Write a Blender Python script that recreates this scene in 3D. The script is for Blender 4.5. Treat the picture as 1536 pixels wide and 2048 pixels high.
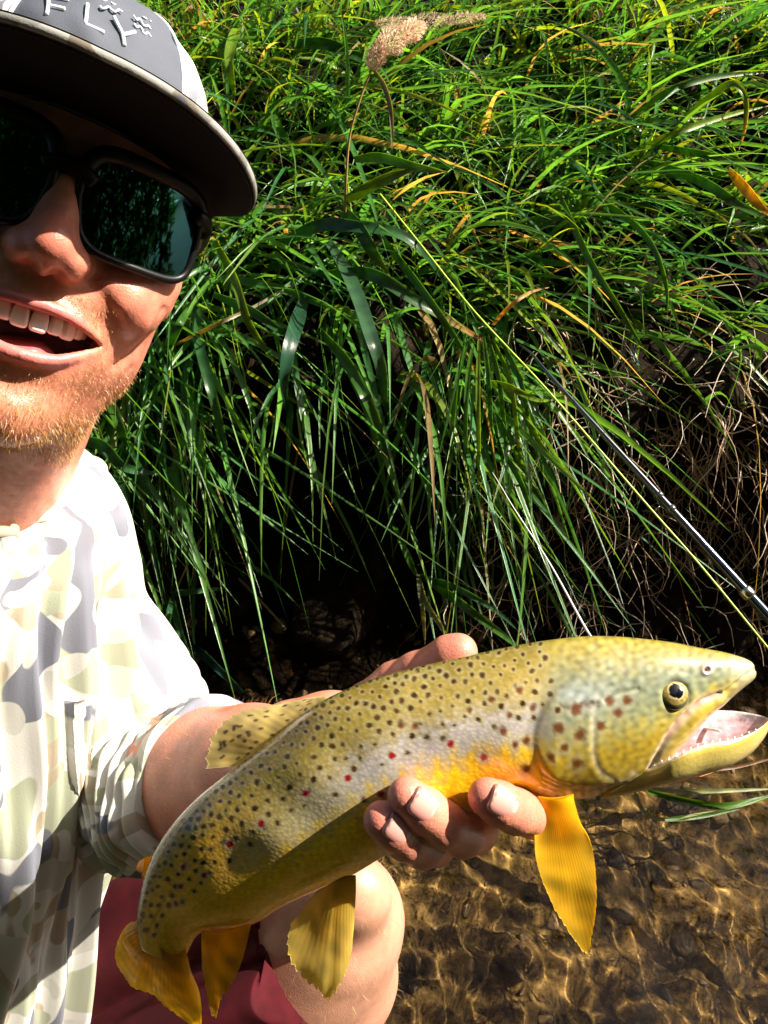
import bpy, math, random
import numpy as np
random.seed(7); rng = np.random.default_rng(7)
for _o in list(bpy.data.objects): bpy.data.objects.remove(_o)
SC = bpy.context.scene; COL = SC.collection
# ------------------------------------------------------------------ camera, sky, sun, exposure
F = 1607.0; PITCH = math.radians(33); CAMH = 0.95
CAM = np.array([0, 0, CAMH])
RT = np.array([1.0, 0, 0]); FW = np.array([0, math.cos(PITCH), -math.sin(PITCH)]); UP = np.array([0, math.sin(PITCH), math.cos(PITCH)])
_c = bpy.data.cameras.new('camera'); cam = bpy.data.objects.new('camera', _c); COL.objects.link(cam)
cam.location = CAM; cam.rotation_euler = (math.pi / 2 - PITCH, 0, 0)
_c.sensor_fit = 'VERTICAL'; _c.angle = 2 * math.atan(1024 / F); _c.clip_start = 0.02; _c.clip_end = 500
SC.camera = cam
SUN = np.array([0.74, 0.05, 0.66]); SUN /= np.linalg.norm(SUN)
W = bpy.data.worlds.new('World'); SC.world = W; W.use_nodes = True
_nt = W.node_tree; _bg = _nt.nodes['Background']; _sky = _nt.nodes.new('ShaderNodeTexSky')
_sky.sky_type = 'NISHITA'; _sky.sun_disc = False; _sky.air_density = 0.4; _sky.dust_density = 4.0; _sky.ozone_density = 0.2
_sky.sun_elevation = math.asin(SUN[2]); _sky.sun_rotation = math.atan2(SUN[0], SUN[1])
_nt.links.new(_sky.outputs[0], _bg.inputs[0]); _bg.inputs[1].default_value = 0.06
_l = bpy.data.lights.new('sun', 'SUN'); _l.energy = 5.0; _l.angle = math.radians(0.5); _l.color = (1.0, 0.90, 0.74)
sun = bpy.data.objects.new('sun', _l); COL.objects.link(sun)
from mathutils import Vector
sun.rotation_euler = Vector((-SUN[0], -SUN[1], -SUN[2])).to_track_quat('-Z', 'Y').to_euler()
sun.location = (4, 0.5, 4)
SC.view_settings.view_transform = 'Standard'; SC.view_settings.look = 'None'
SC.view_settings.exposure = 1.65; SC.view_settings.gamma = 1.0
SC.render.engine = 'CYCLES'
SC.cycles.use_denoising = True
SC.cycles.max_bounces = 8; SC.cycles.transparent_max_bounces = 12
SC.cycles.sample_clamp_indirect = 6.0

# ------------------------------------------------------------------ helpers
def P(px, py, d):
    "photo pixel + distance along the view axis (metres) -> world point"
    return CAM + d * (FW + (px - 768) / F * RT - (py - 1024) / F * UP)
def PP(a):
    a = np.asarray(a, float); return CAM + a[:, 2:3] * (FW + (a[:, 0:1] - 768) / F * RT - (a[:, 1:2] - 1024) / F * UP)
def nrm(v):
    v = np.asarray(v, float); return v / np.maximum(np.linalg.norm(v, axis=-1, keepdims=True), 1e-12)
def sstep(a, b, x):
    t = np.clip((x - a) / (b - a), 0, 1); return t * t * (3 - 2 * t)
class Noise:
    "cheap band-limited noise: sum of random plane waves"
    def __init__(s, seed, n=14, lo=0.7, hi=1.5, dim=3):
        r = np.random.default_rng(seed); k = nrm(r.normal(size=(n, dim))) * r.uniform(lo, hi, (n, 1))
        s.k, s.p = k * 2 * math.pi, r.uniform(0, 6.28, n)
    def __call__(s, x, freq=1.0):
        x = np.asarray(x, float) * freq; o = 0
        for k, p in zip(s.k, s.p): o = o + np.sin(x @ k + p)
        return o / math.sqrt(len(s.p) * 0.5)
def crom(pts, n):
    "Catmull-Rom resample of points (k, dim) to n points, uniform in chord length"
    p = np.asarray(pts, float); k = len(p)
    if k == 2: return p[0] + (p[1] - p[0]) * np.linspace(0, 1, n)[:, None]
    c = np.r_[0, np.cumsum(np.maximum(np.linalg.norm(np.diff(p[:, :2] if p.shape[1] > 3 else p, axis=0), axis=1), 1e-6))]
    u = np.linspace(0, c[-1], n); i = np.clip(np.searchsorted(c, u, side='right') - 1, 0, k - 2)
    m = np.empty_like(p); m[1:-1] = (p[2:] - p[:-2]) / (c[2:] - c[:-2])[:, None]
    m[0] = (p[1] - p[0]) / (c[1] - c[0]); m[-1] = (p[-1] - p[-2]) / (c[-1] - c[-2])
    h = (c[i + 1] - c[i])[:, None]; t = ((u - c[i])[:, None]) / h
    return (2*t**3 - 3*t**2 + 1) * p[i] + (t**3 - 2*t**2 + t) * h * m[i] + (-2*t**3 + 3*t**2) * p[i+1] + (t**3 - t**2) * h * m[i+1]
def mesh(name, v, f, mat=None, parent=None, smooth=True, col=None, uv=None, **props):
    me = bpy.data.meshes.new(name)
    v = np.asarray(v, np.float32); nv = len(v)
    if isinstance(f, np.ndarray):
        nf, k = f.shape; lv = f.astype(np.int32).ravel(); ls = np.arange(0, nf * k, k, dtype=np.int32)
    else:
        lv = np.fromiter((i for q in f for i in q), np.int32); n_ = np.array([len(q) for q in f], np.int32); nf = len(f)
        ls = np.r_[0, np.cumsum(n_)[:-1]].astype(np.int32)
    me.vertices.add(nv); me.vertices.foreach_set('co', v.ravel())
    me.loops.add(len(lv)); me.loops.foreach_set('vertex_index', lv)
    me.polygons.add(nf); me.polygons.foreach_set('loop_start', ls)
    me.update(calc_edges=True); me.validate()
    if smooth: me.polygons.foreach_set('use_smooth', np.ones(len(me.polygons), bool))
    if col is not None:
        a = me.attributes.new('Col', 'FLOAT_COLOR', 'POINT'); c = np.ones((nv, 4), np.float32); c[:, :col.shape[1]] = col
        a.data.foreach_set('color', c.ravel())
    if uv is not None:
        a = me.attributes.new('UVP', 'FLOAT_VECTOR', 'POINT'); c = np.zeros((nv, 3), np.float32); c[:, :uv.shape[1]] = uv
        a.data.foreach_set('vector', c.ravel())
    if mat is not None: me.materials.append(mat)
    o = bpy.data.objects.new(name, me); COL.objects.link(o)
    if parent is not None: o.parent = parent; o.matrix_parent_inverse.identity(); o.location = -np.array(parent.location) if parent.type == 'EMPTY' else (0, 0, 0)
    for k_, x in props.items(): o[k_] = x
    return o
def thing(name, label, cat, loc, group=None):
    o = bpy.data.objects.new(name, None); COL.objects.link(o); o.location = [float(x) for x in loc]; o.empty_display_size = 0.05
    o['label'] = label; o['category'] = cat; o['kind'] = 'thing'
    if group: o['group'] = group
    return o
def grid_faces(n, m, wrap=False, off=0):
    "n rows x m columns of vertices (row-major); wrap closes the columns"
    i = np.arange(n - 1)[:, None]; j = np.arange(m if wrap else m - 1)[None]; j2 = (j + 1) % m
    return (np.stack([i*m + j + 0*i, i*m + j2, (i+1)*m + j2, (i+1)*m + j], -1).reshape(-1, 4) + off)
def frames(c):
    t = nrm(np.gradient(c, axis=0)); n = np.empty_like(c); a = np.array([0.13, 0.21, 1.0])
    if abs(t[0] @ nrm(a)) > 0.9: a = np.array([1.0, 0.1, 0])
    n[0] = nrm(a - t[0] * (a @ t[0]))
    for i in range(1, len(c)):
        q = n[i-1] - t[i] * (n[i-1] @ t[i]); n[i] = nrm(q)
    return t, n, np.cross(t, n)
def tube(c, r, m=12, caps=True):
    "tube along points c (n,3), radius r (n,) -> verts, quads"
    c = np.asarray(c, float); r = np.broadcast_to(np.asarray(r, float), (len(c),)); t, n, b = frames(c)
    a = np.linspace(0, 2*math.pi, m, endpoint=False)
    v = c[:, None] + r[:, None, None] * (np.cos(a)[None, :, None] * n[:, None] + np.sin(a)[None, :, None] * b[:, None])
    v = v.reshape(-1, 3); f = grid_faces(len(c), m, True)
    if caps:
        k = len(v); v = np.vstack([v, c[0], c[-1]]); j = np.arange(m); j2 = (j + 1) % m; e = (len(c) - 1) * m
        f = np.vstack([f, np.stack([j*0 + k, j2, j, j*0 + k], 1)[:, [0, 1, 2, 2]], np.stack([j*0 + k + 1, e + j, e + j2, e + j2], 1)])
        f = [tuple(q) if q[2] != q[3] else tuple(q[:3]) for q in f.tolist()]
    return v, f
def join(parts):
    "list of (v, f) -> one (v, f)"
    vs, fs, o = [], [], 0
    for v, f in parts:
        vs.append(np.asarray(v)); fs += [tuple(i + o for i in q) for q in (f.tolist() if isinstance(f, np.ndarray) else f)]; o += len(v)
    return np.vstack(vs), fs
def ellipsoid(c, r, n=16, m=24, M=None):
    a = np.linspace(0, math.pi, n)[:, None]; b = np.linspace(0, 2*math.pi, m, endpoint=False)[None]
    v = np.stack([np.sin(a)*np.cos(b), np.sin(a)*np.sin(b), np.cos(a) + 0*b], -1).reshape(-1, 3) * np.asarray(r)
    if M is not None: v = v @ np.asarray(M).T
    return v + np.asarray(c), grid_faces(n, m, True)
# signed-distance modelling: smooth unions on a grid, meshed with surface nets
class Field:
    def __init__(s, lo, hi, h):
        s.h = h; s.lo = np.asarray(lo, float); n = np.ceil((np.asarray(hi) - s.lo) / h).astype(int) + 1
        s.F = np.full(n, 1e3, np.float32); s.ax = [(s.lo[i] + h * np.arange(n[i])).astype(np.float32) for i in range(3)]
    def box(s, lo, hi):
        sl = []
        for i in range(3):
            a = max(int((lo[i] - s.lo[i]) / s.h) - 1, 0); b = min(int((hi[i] - s.lo[i]) / s.h) + 2, s.F.shape[i]); sl.append(slice(a, max(b, a)))
        return tuple(sl), s.ax[0][sl[0]][:, None, None], s.ax[1][sl[1]][None, :, None], s.ax[2][sl[2]][None, None, :]
    def put(s, sl, d, k, sub):
        A = s.F[sl]
        if A.size == 0: return
        if sub: d = -d
        if k > 0:
            hh = np.maximum(k - np.abs(A - d), 0) / k; q = hh * hh * k * 0.25
            s.F[sl] = (np.maximum(A, d) + q) if sub else (np.minimum(A, d) - q)
        else: s.F[sl] = np.maximum(A, d) if sub else np.minimum(A, d)
    def ell(s, c, r, k=0, sub=False, M=None):
        c = np.asarray(c, float); r = np.asarray(r, float); m = (r.max() if M is not None else r) + k + 3 * s.h
        sl, x, y, z = s.box(c - m, c + m); x = x - c[0]; y = y - c[1]; z = z - c[2]
        if M is not None:
            M = np.asarray(M, np.float32); x, y, z = (M[0, i]*x + M[1, i]*y + M[2, i]*z for i in range(3))
        k0 = np.sqrt((x/r[0])**2 + (y/r[1])**2 + (z/r[2])**2); k1 = np.sqrt((x/r[0]**2)**2 + (y/r[1]**2)**2 + (z/r[2]**2)**2)
        s.put(sl, k0 * (k0 - 1) / np.maximum(k1, 1e-6), k, sub)
    def cap(s, a, b, ra, rb, k=0, sub=False):
        a = np.asarray(a, float); b = np.asarray(b, float); m = max(ra, rb) + k + 3 * s.h
        sl, x, y, z = s.box(np.minimum(a, b) - m, np.maximum(a, b) + m); d = b - a; L = max(d @ d, 1e-12)
        t = np.clip(((x - a[0])*d[0] + (y - a[1])*d[1] + (z - a[2])*d[2]) / L, 0, 1)
        s.put(sl, np.sqrt((x-a[0]-t*d[0])**2 + (y-a[1]-t*d[1])**2 + (z-a[2]-t*d[2])**2) - (ra + (rb - ra)*t), k, sub)
    def chain(s, pts, rad, k=0, sub=False, kin=None):
        for i in range(len(pts) - 1): s.cap(pts[i], pts[i+1], rad[i], rad[i+1], k if (i == 0 or kin is None) else kin, sub)
    def mesh(s):
        F = s.F; ins = F < 0; n = np.array(F.shape)
        c8 = [(i, j, k) for i in (0, 1) for j in (0, 1) for k in (0, 1)]
        cnt = np.zeros(n - 1, np.int8)
        for i, j, k in c8: cnt += ins[i:n[0]-1+i, j:n[1]-1+j, k:n[2]-1+k]
        act = (cnt > 0) & (cnt < 8); I, J, K = np.nonzero(act); idx = np.full(n - 1, -1, np.int32); idx[act] = np.arange(len(I))
        val = {c: F[I + c[0], J + c[1], K + c[2]] for c in c8}
        sm = np.zeros((len(I), 3)); ct = np.zeros(len(I))
        for a in range(3):
            for c in c8:
                if c[a]: continue
                e = list(c); e[a] = 1; e = tuple(e); va, vb = val[c], val[e]; x = (va < 0) != (vb < 0)
                t = np.where(x, va / np.where(x, va - vb, 1), 0); p = np.tile(np.array(c, float), (len(I), 1)); p[:, a] = t
                sm += p * x[:, None]; ct += x
        V = (np.stack([I, J, K], 1) + sm / ct[:, None]) * s.h + s.lo
        Q = []
        for a in range(3):
            b, c = (a + 1) % 3, (a + 2) % 3
            A = np.take(ins, range(n[a]-1), a); B = np.take(ins, range(1, n[a]), a); x = A != B
            I3 = np.array(np.nonzero(x)); ok = (I3[b] > 0) & (I3[c] > 0) & (I3[b] < n[b]-1) & (I3[c] < n[c]-1); I3 = I3[:, ok]; flip = A[tuple(I3)]
            def at(db, dc):
                q = I3.copy(); q[b] -= db; q[c] -= dc; return idx[tuple(q)]
            q = np.stack([at(1, 1), at(0, 1), at(0, 0), at(1, 0)], 1); q[~flip] = q[~flip][:, ::-1]; Q.append(q)
        return V, np.vstack(Q)
# ------------------------------------------------------------------ materials
def mat(name, color=(0.5, 0.5, 0.5), rough=0.5, **kw):
    m = bpy.data.materials.new(name); m.use_nodes = True; b = m.node_tree.nodes['Principled BSDF']
    b.inputs['Base Color'].default_value = (*color, 1); b.inputs['Roughness'].default_value = rough
    for k, v in kw.items(): b.inputs[k.replace('_', ' ')].default_value = v
    return m, m.node_tree, b
def N(nt, typ, **kw):
    n = nt.nodes.new('ShaderNode' + typ)
    for k, v in kw.items():
        if hasattr(n, k): setattr(n, k, v)
        else: n.inputs[k.replace('_', ' ')].default_value = v
    return n
def L(nt, a, b): nt.links.new(a, b)
def ramp(nt, src, stops, interp='LINEAR'):
    r = nt.nodes.new('ShaderNodeValToRGB'); r.color_ramp.interpolation = interp; e = r.color_ramp.elements
    while len(e) < len(stops): e.new(0.5)
    for q, (p, c) in zip(e, stops): q.position = p; q.color = (*c, 1) if len(c) == 3 else c
    L(nt, src, r.inputs[0]); return r.outputs[0]
def mixc(nt, fac, a, b, mode='MIX'):
    m = nt.nodes.new('ShaderNodeMix'); m.data_type = 'RGBA'; m.blend_type = mode
    for i, x in ((0, fac), (6, a), (7, b)):
        if hasattr(x, 'node'): L(nt, x, m.inputs[i])
        elif i == 0: m.inputs[0].default_value = x
        else: m.inputs[i].default_value = (*x, 1)
    return m.outputs[2]
def bump(nt, b, h, strength=0.3, dist=0.002):
    n = N(nt, 'Bump', Strength=strength, Distance=dist); L(nt, h, n.inputs['Height']); L(nt, n.outputs[0], b.inputs['Normal'])
def noise(nt, scale, detail=3, vec=None, rough=0.5):
    n = N(nt, 'TexNoise', Scale=scale, Detail=detail, Roughness=rough)
    if vec is None:
        vec = nt.nodes.new('ShaderNodeNewGeometry').outputs['Position']
    L(nt, vec, n.inputs['Vector']); return n.outputs['Fac']
def colattr(nt):
    a = N(nt, 'Attribute'); a.attribute_name = 'Col'; return a.outputs['Color']
def uvattr(nt):
    a = N(nt, 'Attribute'); a.attribute_name = 'UVP'; return a.outputs['Vector']
def translucent(nt, b, colsock, fac):
    "mix the principled shader with light passing through a thin leaf or fin"
    t = N(nt, 'BsdfTranslucent'); L(nt, colsock, t.inputs[0]); mx = N(nt, 'MixShader'); mx.inputs[0].default_value = fac
    L(nt, b.outputs[0], mx.inputs[1]); L(nt, t.outputs[0], mx.inputs[2]); L(nt, mx.outputs[0], nt.nodes['Material Output'].inputs[0])
# ------------------------------------------------------------------ the stream bank (one sheet), stream bed and water
PROF = np.array([(-90, 6.0), (-12, 2.2), (-6.0, 1.3), (-4.8, .5), (-4.3, .04), (-3.6, -.22), (-1.3, -.22), (-.55, -.17), (-.2, -.11), (-.03, -.03), (.03, .035),
                 (.09, .12), (.115, .24), (.085, .36), (.075, .43), (.15, .50), (.5, .74), (1.0, 1.03), (1.6, 1.30), (2.6, 1.55), (6, 1.9), (90, 6.0)], float)
_d = np.r_[0, np.cumsum(np.linalg.norm(np.diff(PROF, axis=0), axis=1))]
S_LIP = _d[14]; S_WL = _d[9]; S_TOP = _d[18]
_n1, _n2, _n3 = Noise(1, dim=2), Noise(2, dim=2), Noise(3, dim=2)
def ground(X, s):
    X = np.asarray(X, float); s = np.asarray(s, float)
    y = np.interp(s, _d, PROF[:, 0]); z = np.interp(s, _d, PROF[:, 1]); q = np.stack([X, s], -1)
    face = sstep(S_WL - .1, S_WL + .1, s) * (1 - sstep(S_LIP + .2, S_LIP + .8, s))
    yw = 1.05 + 0.05 * np.sin(X * 2.1 + 1.0) * (np.abs(X) < 8) + 0.02 * _n1(q, 3.0)
    hollow = np.exp(-((X + .12) / .13) ** 2) * sstep(S_WL + .03, S_WL + .14, s) * (1 - sstep(S_LIP - .12, S_LIP - .02, s))
    y = y + yw + face * (0.03 * _n2(q, 6.0) + 0.012 * _n3(q, 18.0)) + 0.22 * hollow
    big = sstep(S_LIP, S_LIP + 1, s)
    z = z + big * 0.04 * _n1(q, 1.3) + 0.01 * _n3(q, 7.0) * (np.abs(X) < 6)
    return np.stack([X, y, z], -1)
def nonuni(c0, c1, step, end0, end1, k=1.35):
    a = list(np.arange(c0, c1 + step / 2, step)); st = step
    while a[-1] < end1: st *= k; a.append(a[-1] + st)
    st = step
    while a[0] > end0: st *= k; a.insert(0, a[0] - st)
    return np.array(a)
gx = nonuni(-1.0, 1.8, .016, -70, 70); gs = nonuni(S_WL - 1.0, S_LIP + 2.2, .016, 0, _d[-1])
gs = gs[(gs >= 0) & (gs <= _d[-1])]
m_soil, nt, b = mat('soil', rough=1.0, Specular_IOR_Level=.1)
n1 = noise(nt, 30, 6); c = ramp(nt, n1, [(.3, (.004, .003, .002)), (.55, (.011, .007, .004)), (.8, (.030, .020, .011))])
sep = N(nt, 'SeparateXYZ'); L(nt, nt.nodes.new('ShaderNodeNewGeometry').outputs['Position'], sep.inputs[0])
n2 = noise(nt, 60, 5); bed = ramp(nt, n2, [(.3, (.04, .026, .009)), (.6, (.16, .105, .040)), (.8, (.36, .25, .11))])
bed = mixc(nt, 1.0, bed, ramp(nt, noise(nt, 9, 3), [(.36, (.22, .22, .22)), (.62, (1.5, 1.45, 1.35))]), 'MULTIPLY')  # patches put the water's highlights and deep shadow into the bed colour
bed_to_soil = N(nt, 'MapRange'); L(nt, sep.outputs[2], bed_to_soil.inputs[0]); bed_to_soil.inputs[1].default_value = -.155; bed_to_soil.inputs[2].default_value = -.07  # bed colour turns to the dark soil colour towards the bank
L(nt, mixc(nt, bed_to_soil.outputs[0], bed, c), b.inputs['Base Color']); bump(nt, b, noise(nt, 90, 6), 0.8, 0.01)
XX, SS = np.meshgrid(gx, gs, indexing='ij')
gv = ground(XX.ravel(), SS.ravel())
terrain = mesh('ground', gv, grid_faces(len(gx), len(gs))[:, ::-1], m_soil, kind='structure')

# water
m_water, nt, b = mat('water', (1, 1, 1), 0.0, IOR=1.33)
b.inputs['Transmission Weight'].default_value = 1.0; b.inputs['Base Color'].default_value = (.95, .90, .78, 1)
wx = nonuni(-.5, 1.3, .0045, -70, 70, 1.5); wy = nonuni(.25, 1.3, .0045, -3.8, 1.36, 1.5); wy = wy[(wy > -3.9) & (wy < 1.5)]
wX, wY = np.meshgrid(wx, wy, indexing='ij'); q = np.stack([wX, wY], -1)
_fade = sstep(1.9, 1.0, np.abs(wX - .4)) * sstep(-.5, .1, wY)
wq = q @ np.array([[.85, -.5], [.5, .85]]) * np.array([1.0, .62])
wz = (0.00044 * Noise(11, 26, .6, 1.5, 2)(wq, 16.0) + 0.00025 * Noise(12, 30, .7, 1.4, 2)(wq, 37.0) + 0.0015 * Noise(13, 12, .7, 1.4, 2)(wq, 3.0)) * _fade
water = mesh('water', np.stack([wX, wY, wz], -1).reshape(-1, 3), grid_faces(len(wx), len(wy))[:, ::-1], m_water, kind='structure')

water.cycles.is_caustics_caster = True; terrain.cycles.is_caustics_receiver = True; sun.data.cycles.is_caustics_light = True
# gravel on the bed (seen only through the moving water): uncountable
def pebbles(n, xr, yr, rr, seed):
    r = np.random.default_rng(seed); base, bf = ellipsoid((0, 0, 0), (1, 1, 1), 6, 8); vs, fs, cs = [], [], []
    sb = np.linspace(_d[5], S_WL + .02, 400); 
    for i in range(n):
        x = r.uniform(*xr); y = r.uniform(*yr); g = ground(np.full(400, x), sb); z = np.interp(y, g[:, 1], g[:, 2])
        rad = rr[0] * (rr[1] / rr[0]) ** (r.random() ** 2.2); a = r.uniform(0, 6.28); ca, sa = math.cos(a), math.sin(a)
        q = base * np.array([1, r.uniform(.6, .95), r.uniform(.4, .7)]) * rad * (1 + .12 * np.sin(base[:, [1]] * 3 + a) )
        q = q @ np.array([[ca, sa, 0], [-sa, ca, 0], [0, 0, 1]]) + (x, y, z - rad * .15); vs.append(q); fs.append(bf + i * len(base))
        t = r.random(); cc = np.array([.10, .064, .025]) * (.35 + 1.0 * t); cs.append(np.tile(cc, (len(base), 1)))
    return np.vstack(vs), np.vstack(fs), np.vstack(cs)
m_peb, nt, b = mat('river_stones', rough=0.6)
L(nt, mixc(nt, noise(nt, 150, 4), colattr(nt), (.05, .035, .015), 'MULTIPLY') if False else colattr(nt), b.inputs['Base Color']); bump(nt, b, noise(nt, 220, 4), .5, .004)
v, f, c = pebbles(600, (-.3, 1.15), (.25, 1.12), (.004, .022), 5)
gravel = mesh('gravel', v, f, m_peb, col=c, kind='stuff'); gravel.cycles.is_caustics_receiver = True

# ------------------------------------------------------------------ grass: uncountable blades as one mass per kind
m_grass, nt, b = mat('grass', rough=0.29)
ca = colattr(nt); vn = noise(nt, 45, 3); cg = mixc(nt, 1.0, ca, ramp(nt, vn, [(.25, (.72, .72, .72)), (.75, (1.25, 1.25, 1.1))]), 'MULTIPLY')
L(nt, cg, b.inputs['Base Color']); b.inputs['Specular IOR Level'].default_value = 0.6
tr = mixc(nt, 1.0, cg, (1.75, 1.45, .5), 'MULTIPLY'); translucent(nt, b, tr, 0.48)
uvv = uvattr(nt); sp = N(nt, 'SeparateXYZ'); L(nt, uvv, sp.inputs[0]); wv = N(nt, 'Math', operation='SINE'); ml = N(nt, 'Math', operation='MULTIPLY'); ml.inputs[1].default_value = 44
L(nt, sp.outputs[0], ml.inputs[0]); L(nt, ml.outputs[0], wv.inputs[0]); bump(nt, b, wv.outputs[0], .25, .001)
def blades(root, d0, Lg, Wd, droop, colr, side_rand, r, seg=6, sag=None):
    "vectorised grass blades: root (n,3), start direction, length, width, droop vector -> mesh arrays"
    n = len(root); t = np.linspace(0, 1, seg + 1)[None, :, None]
    c = root[:, None] + Lg[:, None, None] * (d0[:, None] * t + droop[:, None] * t * t)
    tan = nrm(np.gradient(c, axis=1)); s0 = nrm(side_rand)[:, None]; s0 = nrm(s0 - tan * (s0 * tan).sum(-1, keepdims=True))
    tw = (r.uniform(-1.4, 1.4, n))[:, None, None] * t; nn = np.cross(tan, s0); s = s0 * np.cos(tw) + nn * np.sin(tw)
    w = (Wd[:, None] * (np.minimum(t[..., 0] * 4 + .45, 1) * (1 - t[..., 0] ** 2.2) ** .9 + .03))[..., None] * .5
    fold = np.cross(tan, s) * w * .35
    v = np.stack([c - s * w + fold, c, c + s * w + fold], 2).reshape(-1, 3)
    k = 3 * (seg + 1); i = (np.arange(n) * k)[:, None, None] + (np.arange(seg) * 3)[None, :, None] + np.arange(2)[None, None]
    f = np.stack([i, i + 1, i + 4, i + 3], -1).reshape(-1, 4)
    tip = (t[..., 0] ** 3)[..., None] * np.array([.10, .06, .0]) * r.random((n, 1, 1)) ** 3
    cc = np.repeat((colr[:, None] + tip)[:, :, None], 3, 2).reshape(-1, 3)
    uv = np.stack([np.tile(np.array([-1., 0, 1]), n * (seg + 1)), np.repeat(np.broadcast_to(t[..., 0], (n, seg + 1)).ravel(), 3)], -1)
    return v, f, cc, uv
def gcol(n, r, dry=.05, warm=0.3):
    t = r.random((n, 1)); k = r.random((n, 1)) ** 1.5
    c = np.array([.026, .112, .038]) * (1 - t) + np.array([.060, .165, .022]) * t
    c = c * (1.0 + .9 * k); y = r.random((n, 1)) < warm * .24; c = np.where(y, np.array([.16, .24, .02]) * (.7 + .6 * k), c)
    dr = r.random((n, 1)) < dry; return np.where(dr, np.array([.30, .21, .10]) * (.5 + .8 * k), c)
_hr = np.random.default_rng(8)
def hollow_free(x, s):  # hardly any grass roots over the dark hollow under the bank
    h_ = (np.abs(np.asarray(x) + .10) < .17) & (s < S_LIP + .14); return ~(h_ & ((s < S_LIP - .02) | (_hr.random(np.shape(x)) < .72)))
r = np.random.default_rng(21)
def field(n, xr, sr, lr, wr, up, toward, r, dry, warm, jitter=.45, dz=(.35, .9), lean=(0, 0)):
    x = r.uniform(*xr, n); s = r.uniform(*sr, n); ok = hollow_free(x, s); x, s = x[ok], s[ok]; n = len(x)
    p = ground(x, s) - np.array([0, 0, .01]); az = r.normal(size=(n, 3)) * jitter
    d0 = nrm(np.array([lean[0], -toward, up]) + az); Lg = r.uniform(*lr, n); Wd = r.uniform(*wr, n)
    dr = np.stack([r.normal(.10, .3, n), r.normal(-.25, .25, n), -r.uniform(*dz, n)], -1)
    return blades(p, d0, Lg, Wd, dr, gcol(n, r, dry, warm), r.normal(size=(n, 3)) + np.array([1.2, 0, 0]), r)
def stuff(name, parts, m, **kw):
    o = 0; V, Fs, C_, U = [], [], [], []
    for v, f, c, u in parts: V.append(v); Fs.append(f + o); C_.append(c); U.append(u); o += len(v)
    return mesh(name, np.vstack(V), np.vstack(Fs), m, col=np.vstack(C_), uv=np.vstack(U), kind='stuff', **kw)
bank_grass = stuff('bank_grass', [
    field(2500, (-1.1, .45), (S_LIP + .10, S_LIP + .85), (.10, .30), (.003, .009), .9, .4, r, .07, .5, .45, (.2, .75), lean=(.3, 0)),
    field(1500, (.40, 2.0), (S_LIP + .28, S_LIP + .9), (.10, .28), (.003, .009), .9, .35, r, .12, .6, lean=(.15, 0)),
    field(420, (-1.0, .7), (S_LIP + .02, S_LIP + .75), (.16, .36), (.008, .014), .75, .5, r, .03, .3, .5, lean=(.35, 0)),
    field(8500, (-1.6, 3.0), (S_LIP + .6, S_LIP + 2.2), (.06, .24), (.003, .009), 1.0, .12, r, .09, 1.9, .5, (.08, .5)),
    field(8000, (-1.2, 2.4), (S_LIP + .25, S_LIP + 1.9), (.03, .09), (.005, .011), 1.0, .2, r, .05, 1.9, .7, (.1, .5)),
    field(4000, (-3.5, 5.0), (S_LIP + 2.0, S_LIP + 4.5), (.15, .4), (.005, .010), 1.0, .15, r, .06, .8, .4),
    field(900, (-1.0, .22), (S_LIP - .06, S_LIP + .18), (.12, .32), (.004, .013), .45, 1.0, r, .06, .2, .5, (.6, 1.15), (.2, 0)),
    field(150, (.22, 1.9), (S_LIP - .02, S_LIP + .2), (.10, .26), (.003, .009), .55, .9, r, .3, .4, .55, (.5, 1.1), (.2, 0)),
    field(420, (-1.0, .25), (S_WL + .12, S_LIP - .04), (.07, .2), (.003, .008), .35, 1.0, r, .12, .1, .6, (.6, 1.1), (.15, 0)),
    field(140, (.25, 1.6), (S_WL + .1, S_LIP), (.05, .15), (.002, .005), .4, 1.0, r, .55, .3, .6, (.5, 1.1)),
], m_grass)

# dead roots and straw on the bare bank face
m_root, nt, b = mat('roots', rough=0.8); L(nt, colattr(nt), b.inputs['Base Color'])
def strands(n, xr, sr, lr, r, tint):
    V, Fs, C_, o = [], [], [], 0
    for i in range(n):
        x, s = r.uniform(*xr), r.uniform(*sr)
        if not hollow_free(x, s): continue
        p = ground(x, s); k = r.integers(5, 9); Ln = r.uniform(*lr) / k; d = nrm(np.array([r.normal(0, .8), -.85 + r.normal(0, .3), r.normal(-.2, .6)])); pts = [p + (0, .01, 0)]
        for j in range(k):
            d = nrm(d + r.normal(0, .38, 3) + np.array([0, -.06 + .16 * (j > 2), -.22])); pts.append(pts[-1] + d * Ln)
        c = crom(np.array(pts), 10); rad = r.uniform(.0006, .0019) * np.linspace(1, .35, 10)
        v, f = tube(c, rad, 4, False); V.append(v); Fs.append(f + o); o += len(v)
        C_.append(np.tile(np.array(tint[r.integers(len(tint))]) * r.uniform(.4, 1.2), (len(v), 1)))
    return np.vstack(V), np.vstack(Fs), np.vstack(C_)
TINT = [(.40, .27, .16), (.52, .39, .28), (.58, .47, .38), (.26, .16, .09)]
a1 = strands(2000, (.2, 1.5), (S_WL + .03, S_LIP + .16), (.08, .26), r, TINT); a2 = strands(280, (-.6, .4), (S_WL + .03, S_LIP), (.05, .15), r, TINT)
mesh('bank_roots', np.vstack([a1[0], a2[0]]), np.vstack([a1[1], a2[1] + len(a1[0])]), m_root, col=np.vstack([a1[2], a2[2]]), kind='stuff')

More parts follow.
